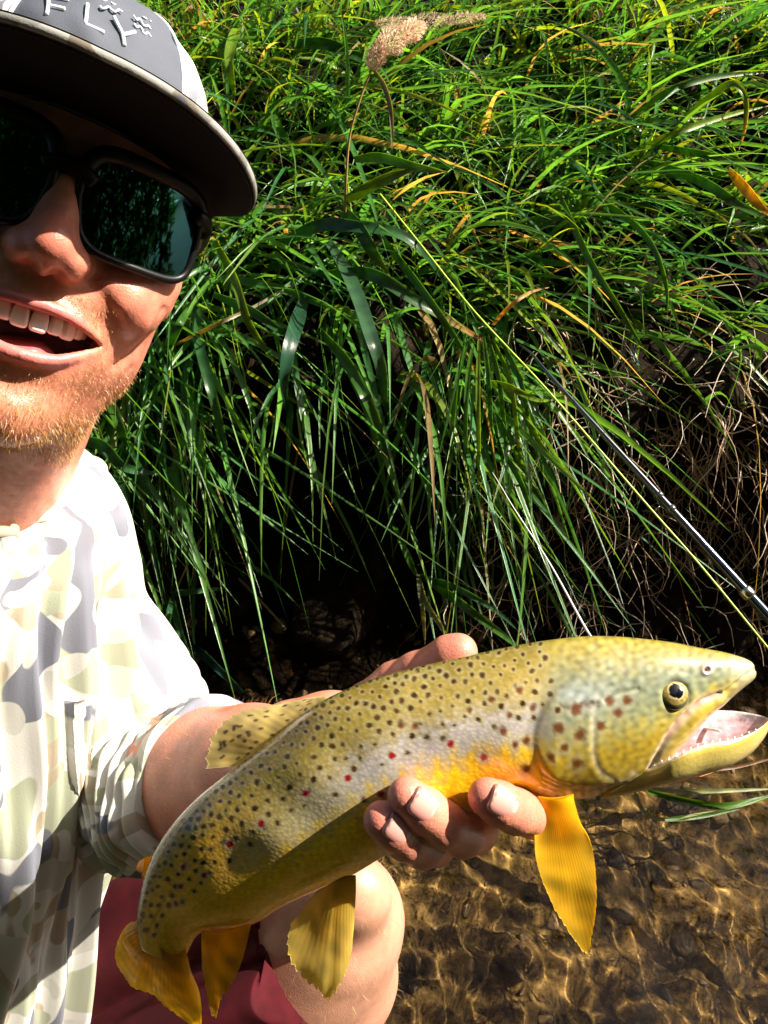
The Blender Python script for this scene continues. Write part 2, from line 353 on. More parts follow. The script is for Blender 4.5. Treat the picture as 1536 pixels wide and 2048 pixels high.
# unseen scrub behind the photographer, added and raised to fill the sunglasses' reflections
def leafmass(n, r):
    az = r.uniform(-1.1, 1.55, n); R_ = 5.0 + r.random(n) ** 1.5 * 1.6; x = R_ * np.sin(az) * 1.15; y = -R_ * np.cos(az); h = 9.5 + .7 * np.sin(x * 1.3) + .4 * np.sin(x * 3.1 + 1); z = r.random(n) ** .8 * h
    p = np.stack([x, y, z], -1); d0 = nrm(r.normal(size=(n, 3)) + np.array([0, .4, .2]))
    return blades(p, d0, r.uniform(.2, .5, n), r.uniform(.10, .25, n), np.stack([r.normal(0, .2, n), r.normal(0, .2, n), -r.uniform(.1, .5, n)], -1), gcol(n, r, .02, .3), r.normal(size=(n, 3)), r, seg=2)
stuff('reflection_scrub', [leafmass(36000, r)], m_grass)
# ------------------------------------------------------------------ brown trout
def proj(p):
    q = np.asarray(p) - CAM; d = q @ FW; return np.stack([768 + F * (q @ RT) / d, 1024 - F * (q @ UP) / d, d], -1)
ST = np.array([  # back outline px, belly outline px, half thickness mm, distance of the mid plane mm
 (282,1892, 368,1930, 5.0, 404), (276,1848, 378,1897, 7.0, 400), (281,1800, 405,1865, 10, 396), (297,1735, 500,1850, 15, 390), (335,1665, 565,1812, 19, 385),
 (395,1597, 635,1780, 22, 381), (470,1537, 705,1750, 24.5, 378), (550,1475, 775,1708, 26.5, 375), (630,1412, 850,1668, 28, 373), (720,1368, 930,1634, 29, 372),
 (820,1338, 1000,1606, 29, 371), (930,1313, 1065,1594, 29, 370), (1040,1290, 1122,1598, 28.5, 370), (1120,1278, 1172,1597, 28, 370), (1180,1273, 1218,1584, 27.5, 370),
 (1240,1274, 1270,1564, 26, 370), (1300,1280, 1318,1532, 24, 370), (1350,1287, 1372,1482, 21.5, 370), (1400,1297, 1410,1437, 18.5, 370), (1440,1304, 1450,1406, 15, 370),
 (1475,1313, 1483,1378, 10.5, 370), (1499,1323, 1505,1360, 6, 370), (1510,1337, 1511,1347, 1.5, 370)], float)
FN = nrm(CAM - P(980, 1470, .37))           # the flank that faces us
NS, NA = 640, 260
st = crom(ST, NS); T2, B2, Wd, Dp = st[:, 0:2], st[:, 2:4], st[:, 4] / 1000, st[:, 5] / 1000
ang = np.linspace(0, 2 * math.pi, NA, endpoint=False); h = np.cos(ang); w = np.sign(np.sin(ang)) * np.abs(np.sin(ang)) ** .92
mid = (T2 + B2) / 2; hv = (T2 - B2) / 2
q2 = mid[:, None] + h[None, :, None] * hv[:, None]
base = CAM + Dp[:, None, None] * (FW + (q2[..., 0:1] - 768) / F * RT - (q2[..., 1:2] - 1024) / F * UP)
V = base + (w[None] * Wd[:, None])[..., None] * FN
pr = proj(V.reshape(-1, 3)).reshape(NS, NA, 3); fx, fy = pr[..., 0].copy(), pr[..., 1].copy()
back = w < -1e-9; mir = (-np.arange(NA)) % NA
fx[:, back] = fx[:, mir[back]]; fy[:, back] = fy[:, mir[back]]
tt = np.broadcast_to((1 - h)[None] / 2, fx.shape); uu = np.broadcast_to(np.linspace(0, 1, NS)[:, None], fx.shape)
def dseg(pl):
    "distance in px from (fx,fy) to a polyline, and signed side"
    pl = crom(np.array(pl, float), 40); best = np.full(fx.shape, 1e9); sd = np.zeros(fx.shape)
    for a, b_ in zip(pl[:-1], pl[1:]):
        d = b_ - a; t = np.clip(((fx - a[0]) * d[0] + (fy - a[1]) * d[1]) / (d @ d), 0, 1)
        rx, ry = fx - a[0] - t * d[0], fy - a[1] - t * d[1]; dd = np.hypot(rx, ry); k = dd < best
        best = np.where(k, dd, best); sd = np.where(k, np.sign(d[0] * ry - d[1] * rx), sd)
    return best, sd
# relief: gill cover, preopercle groove, folds under the throat, eye socket, jaw-bone groove
side = np.abs(w)[None] * np.ones((NS, 1))
disp = np.zeros(fx.shape)
opr = [(1320,1230), (1215,1300), (1150,1348), (1108,1385), (1078,1430), (1066,1475), (1075,1525), (1105,1562), (1160,1582), (1230,1572)]
d1, s1 = dseg(opr); ahead = sstep(-16, 5, np.where(s1 < 0, d1, -d1)); inhead = sstep(1040, 1110, fx)
disp += 1.9 * ahead * inhead * sstep(1290, 1370, fy) * np.exp(-np.clip(fx - 1110, 0, 999) / 110) - .8 * np.exp(-(d1 / 7) ** 2) * inhead * sstep(1310, 1380, fy)
d2, _ = dseg([(1198,1395), (1188,1425), (1186,1470), (1187,1512), (1200,1540), (1226,1558)]); disp += -.15 * np.exp(-(d2 / 6) ** 2) + .12 * np.exp(-((d2 - 12) / 8) ** 2)
d3, _ = dseg([(1120,1412), (1140,1418), (1165,1410), (1192,1406)]); disp += -.4 * np.exp(-(d3 / 5) ** 2)
for k in range(3):
    d4, _ = dseg([(1085, 1545 + 11 * k), (1130, 1566 + 9 * k), (1190, 1577 + 7 * k), (1250, 1566 + 6 * k)]); disp += -.8 * np.exp(-(d4 / 3.5) ** 2) * .6
d5, _ = dseg([(1300,1540), (1320,1500), (1342,1465), (1368,1434), (1400,1405), (1440,1388)]); disp += -1.5 * np.exp(-(d5 / 5) ** 2)
d5b, _ = dseg([(1320,1540), (1345,1500), (1372,1462), (1402,1430), (1440,1402)]); disp += 1.5 * np.exp(-(d5b / 11) ** 2)
EY = (1351, 1388); de = np.hypot(fx - EY[0], fy - EY[1]); disp += -2.2 * np.exp(-(de / 24) ** 4) + .4 * np.exp(-((de - 36) / 9) ** 2)
d6, _ = dseg([(1210,1402), (1240,1388), (1275,1378)]); disp += -.7 * np.exp(-(d6 / 4) ** 2)
dn = np.hypot(fx - 1413, fy - 1340); disp += .8 * np.exp(-((dn - 8) / 4) ** 2) - 1.4 * np.exp(-(dn / 5) ** 2)
d7, _ = dseg([(1512,1338), (1490,1352), (1472,1368), (1452,1384)]); disp += -.8 * np.exp(-(d7 / 4) ** 2)
lat, _ = dseg([(300,1860), (345,1780), (420,1700), (520,1615), (640,1545), (780,1490), (920,1450), (1070,1410)]); disp += -.25 * np.exp(-(lat / 3) ** 2)
disp *= (side ** .6)
dV = np.gradient(V, axis=0); dA = (np.roll(V, -1, 1) - np.roll(V, 1, 1)); nn = nrm(np.cross(dA, dV)); cen = V.mean(1, keepdims=True)
nn *= np.sign(((V - cen) * nn).sum(-1, keepdims=True)); und = Noise(31, dim=2)(np.stack([fx, fy], -1), 1 / 160.) * .25
V = V + nn * ((disp + und * side) / 1000)[..., None]
# colours
def mixto(c, col, a): return c + (np.array(col) - c) * a[..., None]
ks = [0, .10, .24, .36, .46, .57, .66, .75, .9, 1.0]
kc = np.array([(.17, .125, .020), (.20, .150, .027), (.28, .21, .050), (.36, .28, .10), (.40, .34, .15), (.48, .42, .23), (.62, .44, .08), (.95, .62, .012), (.97, .64, .015), (.93, .74, .26)])
nz = Noise(33, dim=2)(np.stack([fx, fy], -1), 1 / 45.); nz2 = Noise(34, 20, .6, 1.6, 2)(np.stack([fx, fy], -1), 1 / 16.)
te = np.clip(tt + .02 * nz + .012 * nz2, 0, 1)
c = np.stack([np.interp(te, ks, kc[:, i]) for i in range(3)], -1)
tail = sstep(620, 330, fx + .5 * (1700 - fy)); c = mixto(c, (.92, .48, .006), tail * .88 * sstep(.05, .35, te))
c = mixto(c, (.66, .36, .010), .9 * sstep(1800, 1930, fy) * sstep(520, 400, fx))
blue = np.exp(-((te - .50) / .10) ** 2) * sstep(560, 760, fx) * sstep(1180, 1060, fx); c = mixto(c, (.42, .40, .52), blue * .6)  # bluish sheen painted into the flank colour
org = np.exp(-((te - .84) / .12) ** 2) * (.5 + .5 * nz); c = mixto(c, (.80, .42, .01), np.clip(org, 0, 1) * .35 * sstep(1150, 1000, fx))
org2 = np.exp(-(((fx - 960) / 75) ** 2 + ((fy - 1560) / 22) ** 2)); c = mixto(c, (.50, .24, .03), org2 * .12)
hd = sstep(1060, 1130, fx)
hk = [0, .10, .22, .34, .5, .62, .74, .9, 1]; hcx = np.array([(.30, .24, .04), (.28, .23, .06), (.24, .23, .11), (.21, .235, .17), (.22, .24, .14), (.34, .30, .09), (.40, .28, .025), (.45, .33, .05), (.6, .54, .36)])
hc = np.stack([np.interp(te, hk, hcx[:, i]) for i in range(3)], -1); c = c + (hc - c) * hd[..., None]
c = mixto(c, (.36, .40, .46), hd * np.exp(-(((fx - 1165) / 55) ** 2 + ((fy - 1395) / 26) ** 2)) * .45)  # bluish-white sheen of the gill plate, put into its colour
c = mixto(c, (.62, .58, .50), np.exp(-(d2 / 7) ** 2) * .35); c = mixto(c, (.09, .05, .035), np.exp(-((d3 + 2 * nz2) / 6) ** 2) * .85); c = mixto(c, (.60, .52, .42), np.exp(-((d5 - 3) / 6) ** 2) * .7 * (fx > 1290))
c = mixto(c, (.46, .34, .06), np.exp(-(d5b / 12) ** 2) * .8); c = mixto(c, (.55, .25, .22), np.exp(-(d5 / 4) ** 2) * .7 * (fy < 1480) * (fx > 1290))
c = mixto(c, (.42, .40, .28), sstep(1440, 1490, fx) * sstep(.1, .4, te) * .6)
c = mixto(c, (.16, .13, .03), np.exp(-((d1) / 5) ** 2) * .35 * hd * sstep(1310, 1380, fy))  # painted shade along the rear edge of the gill cover
c = mixto(c, (.55, .40, .38), np.exp(-((dn - 7) / 5) ** 2) * .8)
c = mixto(c, (.62, .60, .42), np.exp(-(np.hypot(fx - 1488, fy - 1330) / 22) ** 2) * .5)
mot = Noise(35, 24, .7, 1.6, 2)(np.stack([fx, fy], -1), 1 / 22.); c = c * (1 + .13 * mot * hd + .05 * nz2)[..., None]
# spots: dark brown on the back, red ones with pale rings on the flank
rs = np.random.default_rng(3); pts = []
si = np.arange(0, NS, 2)
for _ in range(9000):
    i = rs.integers(20, 455); hh = 1 - 2 * rs.beta(1.1, 1.5) * .60
    x, y = mid[i] + hh * hv[i]
    t_ = (1 - hh) / 2
    if t_ > .43 + .05 * rs.normal() or x > 1190: continue
    w_ = math.sqrt(max(1 - hh * hh, 0)); sp_ = (19.5 if x > 520 else 17) * (.75 + .5 * t_ * 2)
    if all(((x - a) ** 2 + ((y - b_)) ** 2) > sp_ ** 2 for a, b_, *_ in pts): pts.append((x, y, rs.uniform(3.8, 6.6) * (.65 + .35 * w_), i, hh))
def spot(x, y, rad, col, halo, hcol, hr=1.9, soft=.35, asp=1.0):
    global c
    d = np.hypot((fx - x) * asp, fy - y) * (1 + .10 * nz2)
    if halo: c = mixto(c, hcol, halo * np.exp(-((d - rad * 1.5) / (rad * .55)) ** 2))
    c = mixto(c, col, sstep(rad * (1 + soft), rad * (1 - soft), d))
for x, y, rad, i, hh in pts:
    j = int(round(math.acos(max(-1, min(1, hh))) / (2 * math.pi) * NA)) % NA
    fade = rs.uniform(.7, 1); spot(fx[i, j], fy[i, j], rad, np.array([.035, .013, .005]) * fade + (1 - fade) * np.array([.17, .10, .03]), .45, (.33, .30, .15))
RED = [(784,1512), (696,1557), (611,1587), (762,1589), (523,1646), (460,1690), (900,1488), (968,1514), (408,1751), (352,1808), (361,1774), (367,1735)]
for x, y in RED: spot(x, y, 7.2 if x > 420 else 5.5, (.28, .008, .010), .45, (.50, .46, .38))
for x, y, rad in [(1006,1462,9), (1053,1481,9), (1051,1537,9), (1030,1489,7), (1066,1415,7), (1039,1380,7), (983,1399,7), (1115,1454,11), (1159,1467,11), (1127,1492,8), (1201,1451,9), (1153,1524,10), (1100,1510,8), (1254,1401,9), (1219,1402,9), (1150,1417,11), (1235,1425,9), (830,1452,7), (802,1450,7), (1020,1430,6), (940,1420,6), (728,1600,6)]:
    spot(x, y, rad, (.13, .045, .018), .3, (.42, .40, .30), soft=.6)
vs = V.reshape(-1, 3); fs = grid_faces(NS, NA, True)
k0 = len(vs); caps = np.vstack([V[0].mean(0), V[-1].mean(0)]); vs = np.vstack([vs, caps])
j = np.arange(NA); j2 = (j + 1) % NA
fl = fs.tolist() + [(k0, a, b_) for a, b_ in zip(j2.tolist(), j.tolist())] + [(k0 + 1, (NS - 1) * NA + a, (NS - 1) * NA + b_) for a, b_ in zip(j.tolist(), j2.tolist())]
cc = np.vstack([c.reshape(-1, 3), c[0].mean(0), c[-1].mean(0)])
sarc = np.r_[0, np.cumsum(np.linalg.norm(np.diff(V.mean(1), axis=0), axis=1))]; girth = np.r_[0, np.cumsum(np.linalg.norm(np.diff(V[300], axis=0), axis=1))]
uv = np.stack([np.broadcast_to(sarc[:, None], fx.shape), np.broadcast_to(girth[None], fx.shape), sstep(1100, 1020, fx)], -1).reshape(-1, 3); uv = np.vstack([uv, uv[:1], uv[-1:]])
m_fish, nt, b = mat('trout_skin', rough=0.22); ca = colattr(nt); uvv = uvattr(nt)
vo = N(nt, 'TexVoronoi', Scale=560.0); vo.feature = 'F1'; mp = N(nt, 'Mapping'); mp.inputs['Scale'].default_value = (1, 1, 0); L(nt, uvv, mp.inputs[0]); L(nt, mp.outputs[0], vo.inputs['Vector'])
sp = N(nt, 'SeparateXYZ'); L(nt, uvv, sp.inputs[0])
sc = ramp(nt, vo.outputs['Distance'], [(.15, (1.20, 1.19, 1.16)), (.7, (.88, .88, .87))])
msk = N(nt, 'Math', operation='MULTIPLY'); msk.inputs[1].default_value = .8; L(nt, sp.outputs[2], msk.inputs[0])
L(nt, mixc(nt, msk.outputs[0], ca, mixc(nt, 1.0, ca, sc, 'MULTIPLY')), b.inputs['Base Color'])
hm = N(nt, 'Math', operation='MULTIPLY'); L(nt, vo.outputs['Distance'], hm.inputs[0]); L(nt, sp.outputs[2], hm.inputs[1])
bp = N(nt, 'Bump', Strength=.14, Distance=-.0005); L(nt, hm.outputs[0], bp.inputs['Height'])
bp2 = N(nt, 'Bump', Strength=.05, Distance=.0012); L(nt, noise(nt, 380, 3), bp2.inputs['Height']); L(nt, bp.outputs[0], bp2.inputs['Normal']); L(nt, bp2.outputs[0], b.inputs['Normal'])
b.inputs['Metallic'].default_value = 0; b.inputs['Coat Weight'].default_value = .4; b.inputs['Coat Roughness'].default_value = .09
trout = thing('brown_trout', 'spotted golden brown trout with open mouth gripped in a hand', 'fish', P(800, 1700, .37))
mesh('body', vs, fl, m_fish, trout, col=cc, uv=uv)

# lower jaw: a scoop with pink mouth floor
LJ = np.array([(1215,1566,362, 1205,1582, 1240,1480,388), (1290,1546,357, 1280,1566, 1310,1460,394), (1340,1526,350, 1338,1552, 1370,1440,399), (1375,1510,349, 1370,1546, 1405,1425,400), (1410,1497,351, 1404,1539, 1432,1421,399), (1462,1486,354, 1462,1522, 1472,1422,394),
               (1502,1470,360, 1504,1500, 1504,1427,386), (1526,1453,366, 1530,1473, 1528,1433,379), (1538,1441,371, 1541,1450, 1538,1438,373)], float)
lj = crom(np.c_[LJ], 90); no, ni = 36, 26
Nn, Fr = PP(lj[:, [0, 1, 2]] * [1, 1, .001]), PP(lj[:, [5, 6, 7]] * [1, 1, .001]); Bt = PP(np.c_[lj[:, 3:5], (lj[:, 2] + lj[:, 7]) / 2000])
a = np.linspace(0, math.pi, no)[None, :, None]; mdl = (Nn + Fr)[:, None] / 2; ax_ = (Nn - Fr)[:, None] / 2; dn_ = Bt[:, None] - mdl
outer = mdl + ax_ * np.cos(a) + dn_ * np.sin(a) ** .8
t_ = np.linspace(1, -1, ni)[None, :, None] * -1
rim = .06; inner = mdl + ax_ * t_ * .90 + dn_ * (.62 * (1 - t_ ** 2) - rim * 1.0) * np.linspace(1, .55, 90)[:, None, None]
ring = np.concatenate([outer, inner], 1); n_r = ring.shape[1]; v = ring.reshape(-1, 3); f = grid_faces(90, n_r, True)
col = np.zeros((90, n_r, 3)); oo = np.linspace(0, 1, no); xx = np.linspace(0, 1, 90)[:, None, None]
col[:, :no] = np.array([.50, .42, .17]) + (np.array([.38, .30, .06]) - np.array([.50, .42, .17])) * np.abs(oo * 2 - 1)[None, :, None] ** 2
ii = np.abs(np.linspace(-1, 1, ni))[None, :, None]
col[:, no:] = np.array([.62, .36, .42]) * (1 - ii ** 4) + np.array([.72, .66, .66]) * ii ** 4
col[:, no:] *= 1 + .15 * Noise(41)(inner.reshape(-1, 3), 160.).reshape(90, ni, 1)
m_mouth, nt, b = mat('trout_mouth', rough=0.2); L(nt, colattr(nt), b.inputs['Base Color']); b.inputs['Coat Weight'].default_value = .7; bump(nt, b, noise(nt, 500, 3), .25, .001)
b.inputs['Subsurface Weight'].default_value = .15; b.inputs['Subsurface Radius'].default_value = (.004, .002, .0015)
jaw = mesh('lower_jaw', v, f, m_mouth, trout, col=col.reshape(-1, 3))
m_tooth_f, nt, b = mat('trout_teeth', (.75, .72, .68), .25)
tv = []
for k in range(20, 84, 4): tv.append(tube([Nn[k] + (Fr[k] - Nn[k]) * .05, Nn[k] + (Fr[k] - Nn[k]) * .08 - (Bt[k] - (Nn[k] + Fr[k]) / 2) * .09], [.0008, .0001], 6))
v, f = join(tv); mesh('teeth', v, f, m_tooth_f, jaw)
# eyes
m_eye, nt, b = mat('trout_eye', rough=0.12); L(nt, colattr(nt), b.inputs['Base Color']); b.inputs['Coat Weight'].default_value = .5; b.inputs['Coat Roughness'].default_value = .08
def eye(sgn):
    i, j = np.unravel_index(np.argmin((fx - EY[0]) ** 2 + (fy - EY[1]) ** 2 + 1e6 * (w[None] * sgn < 0)), fx.shape); c0 = V[i, j]
    nrm_ = nrm(FN * sgn + UP * .25 + RT * .12); M_ = np.stack([nrm(np.cross(UP, nrm_)), np.cross(nrm_, nrm(np.cross(UP, nrm_))), nrm_], 1)
    v, f = ellipsoid((0, 0, 0), (.0075, .0075, .0048), 40, 48); rr = np.hypot(v[:, 0], v[:, 1]) / .0075
    ox = np.hypot(v[:, 0] - .0004, v[:, 1] + .0002) / .0075
    cl = np.tile(np.array([.27, .20, .055]), (len(v), 1)); g = Noise(43, dim=3)(v, 700.)
    cl = cl * (1 + .2 * g)[:, None]
    cl = np.where((rr > .78)[:, None], np.array([.10, .09, .045]), cl); cl = np.where((ox < .50)[:, None], np.array([.55, .44, .22]), cl); cl = np.where((ox < .43)[:, None], np.array([.003, .003, .006]), cl)
    e = mesh('eye', v @ M_.T + c0 - nrm_ * .0006, f, m_eye, trout, col=cl)
eye(1); eye(-1)

# fins: thin ray-ribbed membranes
m_fin, nt, b = mat('fin', rough=0.35); ca = colattr(nt); L(nt, ca, b.inputs['Base Color']); translucent(nt, b, ca, 0.68); b.inputs['Coat Weight'].default_value = .3
def fin(name, basep, tipp, rays, colb, colt, thick=.0007, n=180, m=60, ragged=.05, cup=0.0, spots=None, seed=0, amp=.00003):
    bp, tp = crom(np.array(basep, float), n), crom(np.array(tipp, float), n); rr = np.random.default_rng(seed)
    u = np.linspace(0, 1, n); rag = 1 - ragged * np.abs(np.sin(u * rays * math.pi)) * rr.uniform(.3, 1, n) - ragged * .6 * np.abs(Noise(seed + 60, 8, dim=1)(u[:, None], 4.)) * .5
    t = np.linspace(0, 1, m)[None, :, None]; q = bp[:, None] + (tp - bp)[:, None] * t * rag[:, None, None]
    q[..., 2] += cup * np.sin(np.pi * u)[:, None] * t[..., 0] * 1000
    p = CAM + q[..., 2:3] / 1000 * (FW + (q[..., 0:1] - 768) / F * RT - (q[..., 1:2] - 1024) / F * UP)
    nn = nrm(np.cross(np.gradient(p, axis=0), np.gradient(p, axis=1)));
    rib = np.sin(u * rays * 2 * math.pi)[:, None] * amp * (1 - .5 * t[0, :, 0])[None]
    p = p + nn * rib[..., None] + nn * (.0008 * Noise(seed + 5)(p, 28.))[..., None]
    th = thick * (1.6 - 1.2 * t[0, :, 0])[None, :, None] * .5
    v = np.vstack([(p + nn * th).reshape(-1, 3), (p - nn * th).reshape(-1, 3)]); g = grid_faces(n, m); f = np.vstack([g, g[:, ::-1] + n * m])
    idx = np.arange(n * m).reshape(n, m); loop = np.r_[idx[:, 0], idx[-1, 1:], idx[::-1, -1][1:], idx[0, ::-1][1:-1]]; l2 = np.roll(loop, -1)
    f = np.vstack([f, np.stack([loop, l2, l2 + n * m, loop + n * m], 1)[:, ::-1]])
    rayc = (.5 + .5 * np.cos(u * rays * 2 * math.pi))[:, None, None]
    cl = np.array(colb) * (1 - t) + np.array(colt) * t; cl = cl * (1.03 - .07 * rayc) * (1 + .10 * Noise(seed + 9)(p.reshape(-1, 3), 90.).reshape(n, m, 1))
    if spots:
        for _ in range(spots):
            a_, b_ = rr.uniform(.05, .95), rr.uniform(.02, .9); d = np.hypot((u - a_)[:, None] / .018, (t[..., 0] - b_) / .035); cl = cl + (np.array([.10, .045, .02]) - cl) * (sstep(1.4, .6, d) * .75)[..., None]
    cl = np.vstack([cl.reshape(-1, 3)] * 2)
    return mesh(name, v, f, m_fin, trout, col=cl)
YL, OR, PALE = (.97, .68, .015), (.95, .56, .012), (.95, .78, .22)
fin('pectoral_fin', [(1076,1592,354), (1100,1594,352), (1124,1592,352), (1142,1588,354)], [(1070,1660,352), (1078,1740,353), (1110,1822,355), (1150,1885,357), (1174,1912,358), (1186,1868,357), (1194,1800,355), (1188,1715,353), (1160,1630,352)], 30, YL, (.92, .64, .05), ragged=.025, seed=1)
fin('pelvic_fin', [(636,1778,366), (660,1768,362), (690,1756,360), (712,1752,362)], [(578,1852,368), (574,1900,368), (600,1950,368), (640,1992,366), (658,2004,366), (680,1975,364), (700,1925,363), (709,1860,362)], 18, (.62, .40, .02), PALE, ragged=.06, seed=2)
fin('anal_fin', [(404,1862,386), (430,1862,384), (465,1856,382), (500,1850,380)], [(402,1940,392), (412,1985,392), (420,2020,393), (430,2040,393), (440,2005,390), (462,1975,387), (480,1935,384), (499,1868,381)], 16, OR, (.60, .38, .02), ragged=.06, seed=3)
fin('dorsal_fin', [(497,1530,377), (545,1488,375), (600,1444,373), (655,1402,372)], [(406,1538,386), (414,1490,388), (440,1447,388), (480,1424,387), (530,1412,384), (590,1400,380), (650,1392,376)], 15, (.80, .66, .24), (.90, .80, .42), ragged=.06, seed=4, spots=46)
fin('caudal_fin', [(278,1836,397), (288,1866,396), (308,1890,395), (330,1904,395), (352,1908,396), (372,1900,398)], [(262,1850,415), (232,1878,424), (227,1925,428), (262,1978,428), (302,1990,424), (345,2030,420), (396,2062,414), (404,2040,410), (392,1985,408)], 24, (.68, .38, .010), (.95, .70, .03), ragged=.03, seed=5, amp=.00005)
fin('adipose_fin', [(300,1712,390), (297,1730,390), (294,1752,391)], [(278,1722,394), (273,1737,395), (284,1742,394), (292,1752,392)], 2, OR, OR, thick=.003, n=30, m=20, ragged=0, seed=6)
fin('pectoral_fin', [(1012,1622,392), (1018,1630,392), (1024,1640,392)], [(954,1676,396), (951,1682,396), (962,1680,396)], 3, OR, OR, thick=.0016, n=24, m=30, ragged=0, seed=7)
# ------------------------------------------------------------------ the man
def head_frame(roll, pitch, px, py, d, anchor=(0, 92, 0)):
    b_ = P(px, py, d); f = nrm(CAM - b_); u0 = UP * math.cos(math.radians(roll)) + RT * math.sin(math.radians(roll))
    u = nrm(u0 - f * (u0 @ f)); x = nrm(np.cross(f, u)); x = x if x @ RT > 0 else -x
    a = math.radians(pitch); f2 = f * math.cos(a) + u * math.sin(a); u2 = u * math.cos(a) - f * math.sin(a)
    M = np.stack([x, f2, u2], 1); return M, b_ - M @ (np.array(anchor) / 1000)
HM, HO = head_frame(15, 11, 132, 368, .385)      # columns: his left (photo right), forward, up
def H(p): return np.asarray(p, float) / 1000 @ HM.T + HO
def Hinv(p): return (np.asarray(p) - HO) @ HM * 1000
person = thing('person', 'smiling man in a pale camouflage shirt and red shorts crouching in the stream', 'person', P(60, 2150, .82))

# head and neck, in millimetres in the head's own axes
fld = Field((-92, -112, -215), (92, 132, 128), 1.45)
E_, Cp = fld.ell, fld.cap
E_((0, -6, 36), (75, 97, 84)); E_((0, 32, -30), (64, 56, 76), 22); E_((0, 30, -78), (51, 50, 46), 22)
for s in (-1, 1):
    E_((s*46, 56, -24), (22, 22, 18), 20); E_((s*38, 66, -42), (21, 19, 19), 14); E_((s*45, 20, -66), (15, 25, 25), 18)
    Cp((s*14, 84, 14), (s*46, 74, 16), 9, 8, 14)                     # brow ridge
E_((0, 66, -110), (25, 22, 22), 20); E_((0, 74, -116), (15, 14, 13), 10)        # chin
E_((0, 67, -70), (36, 24, 30), 14)                                  # mouth mound
Cp((0, 90, 6), (0, 103, -27), 7.5, 9.5, 9); E_((0, 104.5, -32), (9.6, 9.8, 8.8), 8)   # nose
for s in (-1, 1): E_((s*12.3, 96, -36.5), (6.6, 9.5, 6.6), 7)
E_((0, 100, -40), (5, 8, 6), 4)
for s in (-1, 1): Cp((s*7, 84, 4), (s*9, 90, -30), 7.5, 7.5, 12)
neck0, neck1 = np.array([-2, -14, -78]), Hinv(P(-110, 1075, .545))
Cp(neck0, neck1, 56, 62, 16); Cp((20, 30, -112), neck1 + np.array([34, 40, 10]), 20, 16, 20)
for s in (-1, 1):
    E_((s*74, -24, -10), (7, 15, 28), 6); E_((s*79, -25, -10), (5, 9, 19), 2, True)
# smile creases
def groove(pts, r_, k): fld.chain(np.array(pts, float), [r_] * len(pts), k, True)
for s in (-1, 1):
    groove([(s*20, 103, -40), (s*27, 95, -47), (s*36, 86, -57), (s*42, 79, -66)], 1.4, 9)
    pass
groove([(-16, 92, -97), (0, 94, -99), (16, 92, -97)], 3.0, 9)         # below the lower lip
groove([(-16, 114, -45), (0, 116, -50)], .1, 1)
# open smiling mouth
XU = np.array([0, 8, 16, 24, 32, 34.5]); ZU = np.array([-60.4, -60.2, -60.6, -62.5, -66.4, -68.4]); ZL = np.array([-82.8, -82.5, -81.0, -77.2, -70.6, -68.4])
sl, x, y, z = fld.box((-40, 40, -92), (40, 120, -55))
ax = np.abs(x); zu = np.interp(ax, XU, ZU).astype(np.float32); zl = np.interp(ax, XU, ZL).astype(np.float32)
hole = np.maximum(np.maximum(z - zu, zl - z), np.maximum(52 - y - 0*z, ax - 35.5)); fld.put(sl, hole, 2.0, True)
def lipy(xx): return 93.5 - .0125 * np.asarray(xx) ** 2
xs = np.linspace(-29, 29, 15)
for k in range(14):
    for zz, dz, r0 in ((ZU, 1.8, 2.1), (ZL, -1.8, 2.5)):
        a, b_ = xs[k], xs[k+1]; q = []
        for xx in (a, b_): q.append((xx, lipy(xx) - 1.6, np.interp(abs(xx), XU, zz) + dz * (1 - (abs(xx) / 33) ** 2)))
        ra, rb = (.5 + (r0 - .5) * (1 - (abs(xx) / 34) ** 2) for xx in (a, b_)); Cp(q[0], q[1], ra, rb, 3.5)
for s in (-1, 1): E_((s*6, 103, -44.5), (3.6, 6, 3.4), 2.0, True); E_((s*7, 96, -46), (2.6, 4, 2.2), 2, True)
hv_, hf_ = fld.mesh()
for _ in range(2):  # light Laplacian smoothing of the net
    e = np.vstack([hf_[:, [0, 1]], hf_[:, [1, 2]], hf_[:, [2, 3]], hf_[:, [3, 0]]]); acc = np.zeros_like(hv_); ct = np.zeros(len(hv_))
    np.add.at(acc, e[:, 0], hv_[e[:, 1]]); np.add.at(acc, e[:, 1], hv_[e[:, 0]]); np.add.at(ct, e[:, 0], 1); np.add.at(ct, e[:, 1], 1)
    hv_ = hv_ + .5 * (acc / ct[:, None] - hv_)
vn_ = np.zeros_like(hv_); fn_ = np.cross(hv_[hf_[:, 2]] - hv_[hf_[:, 0]], hv_[hf_[:, 3]] - hv_[hf_[:, 1]])
for k in range(4): np.add.at(vn_, hf_[:, k], fn_)
vn_ = nrm(vn_); vn_ *= np.sign(((hv_ - np.array([0, 10, -40])) * vn_).sum(1).mean())
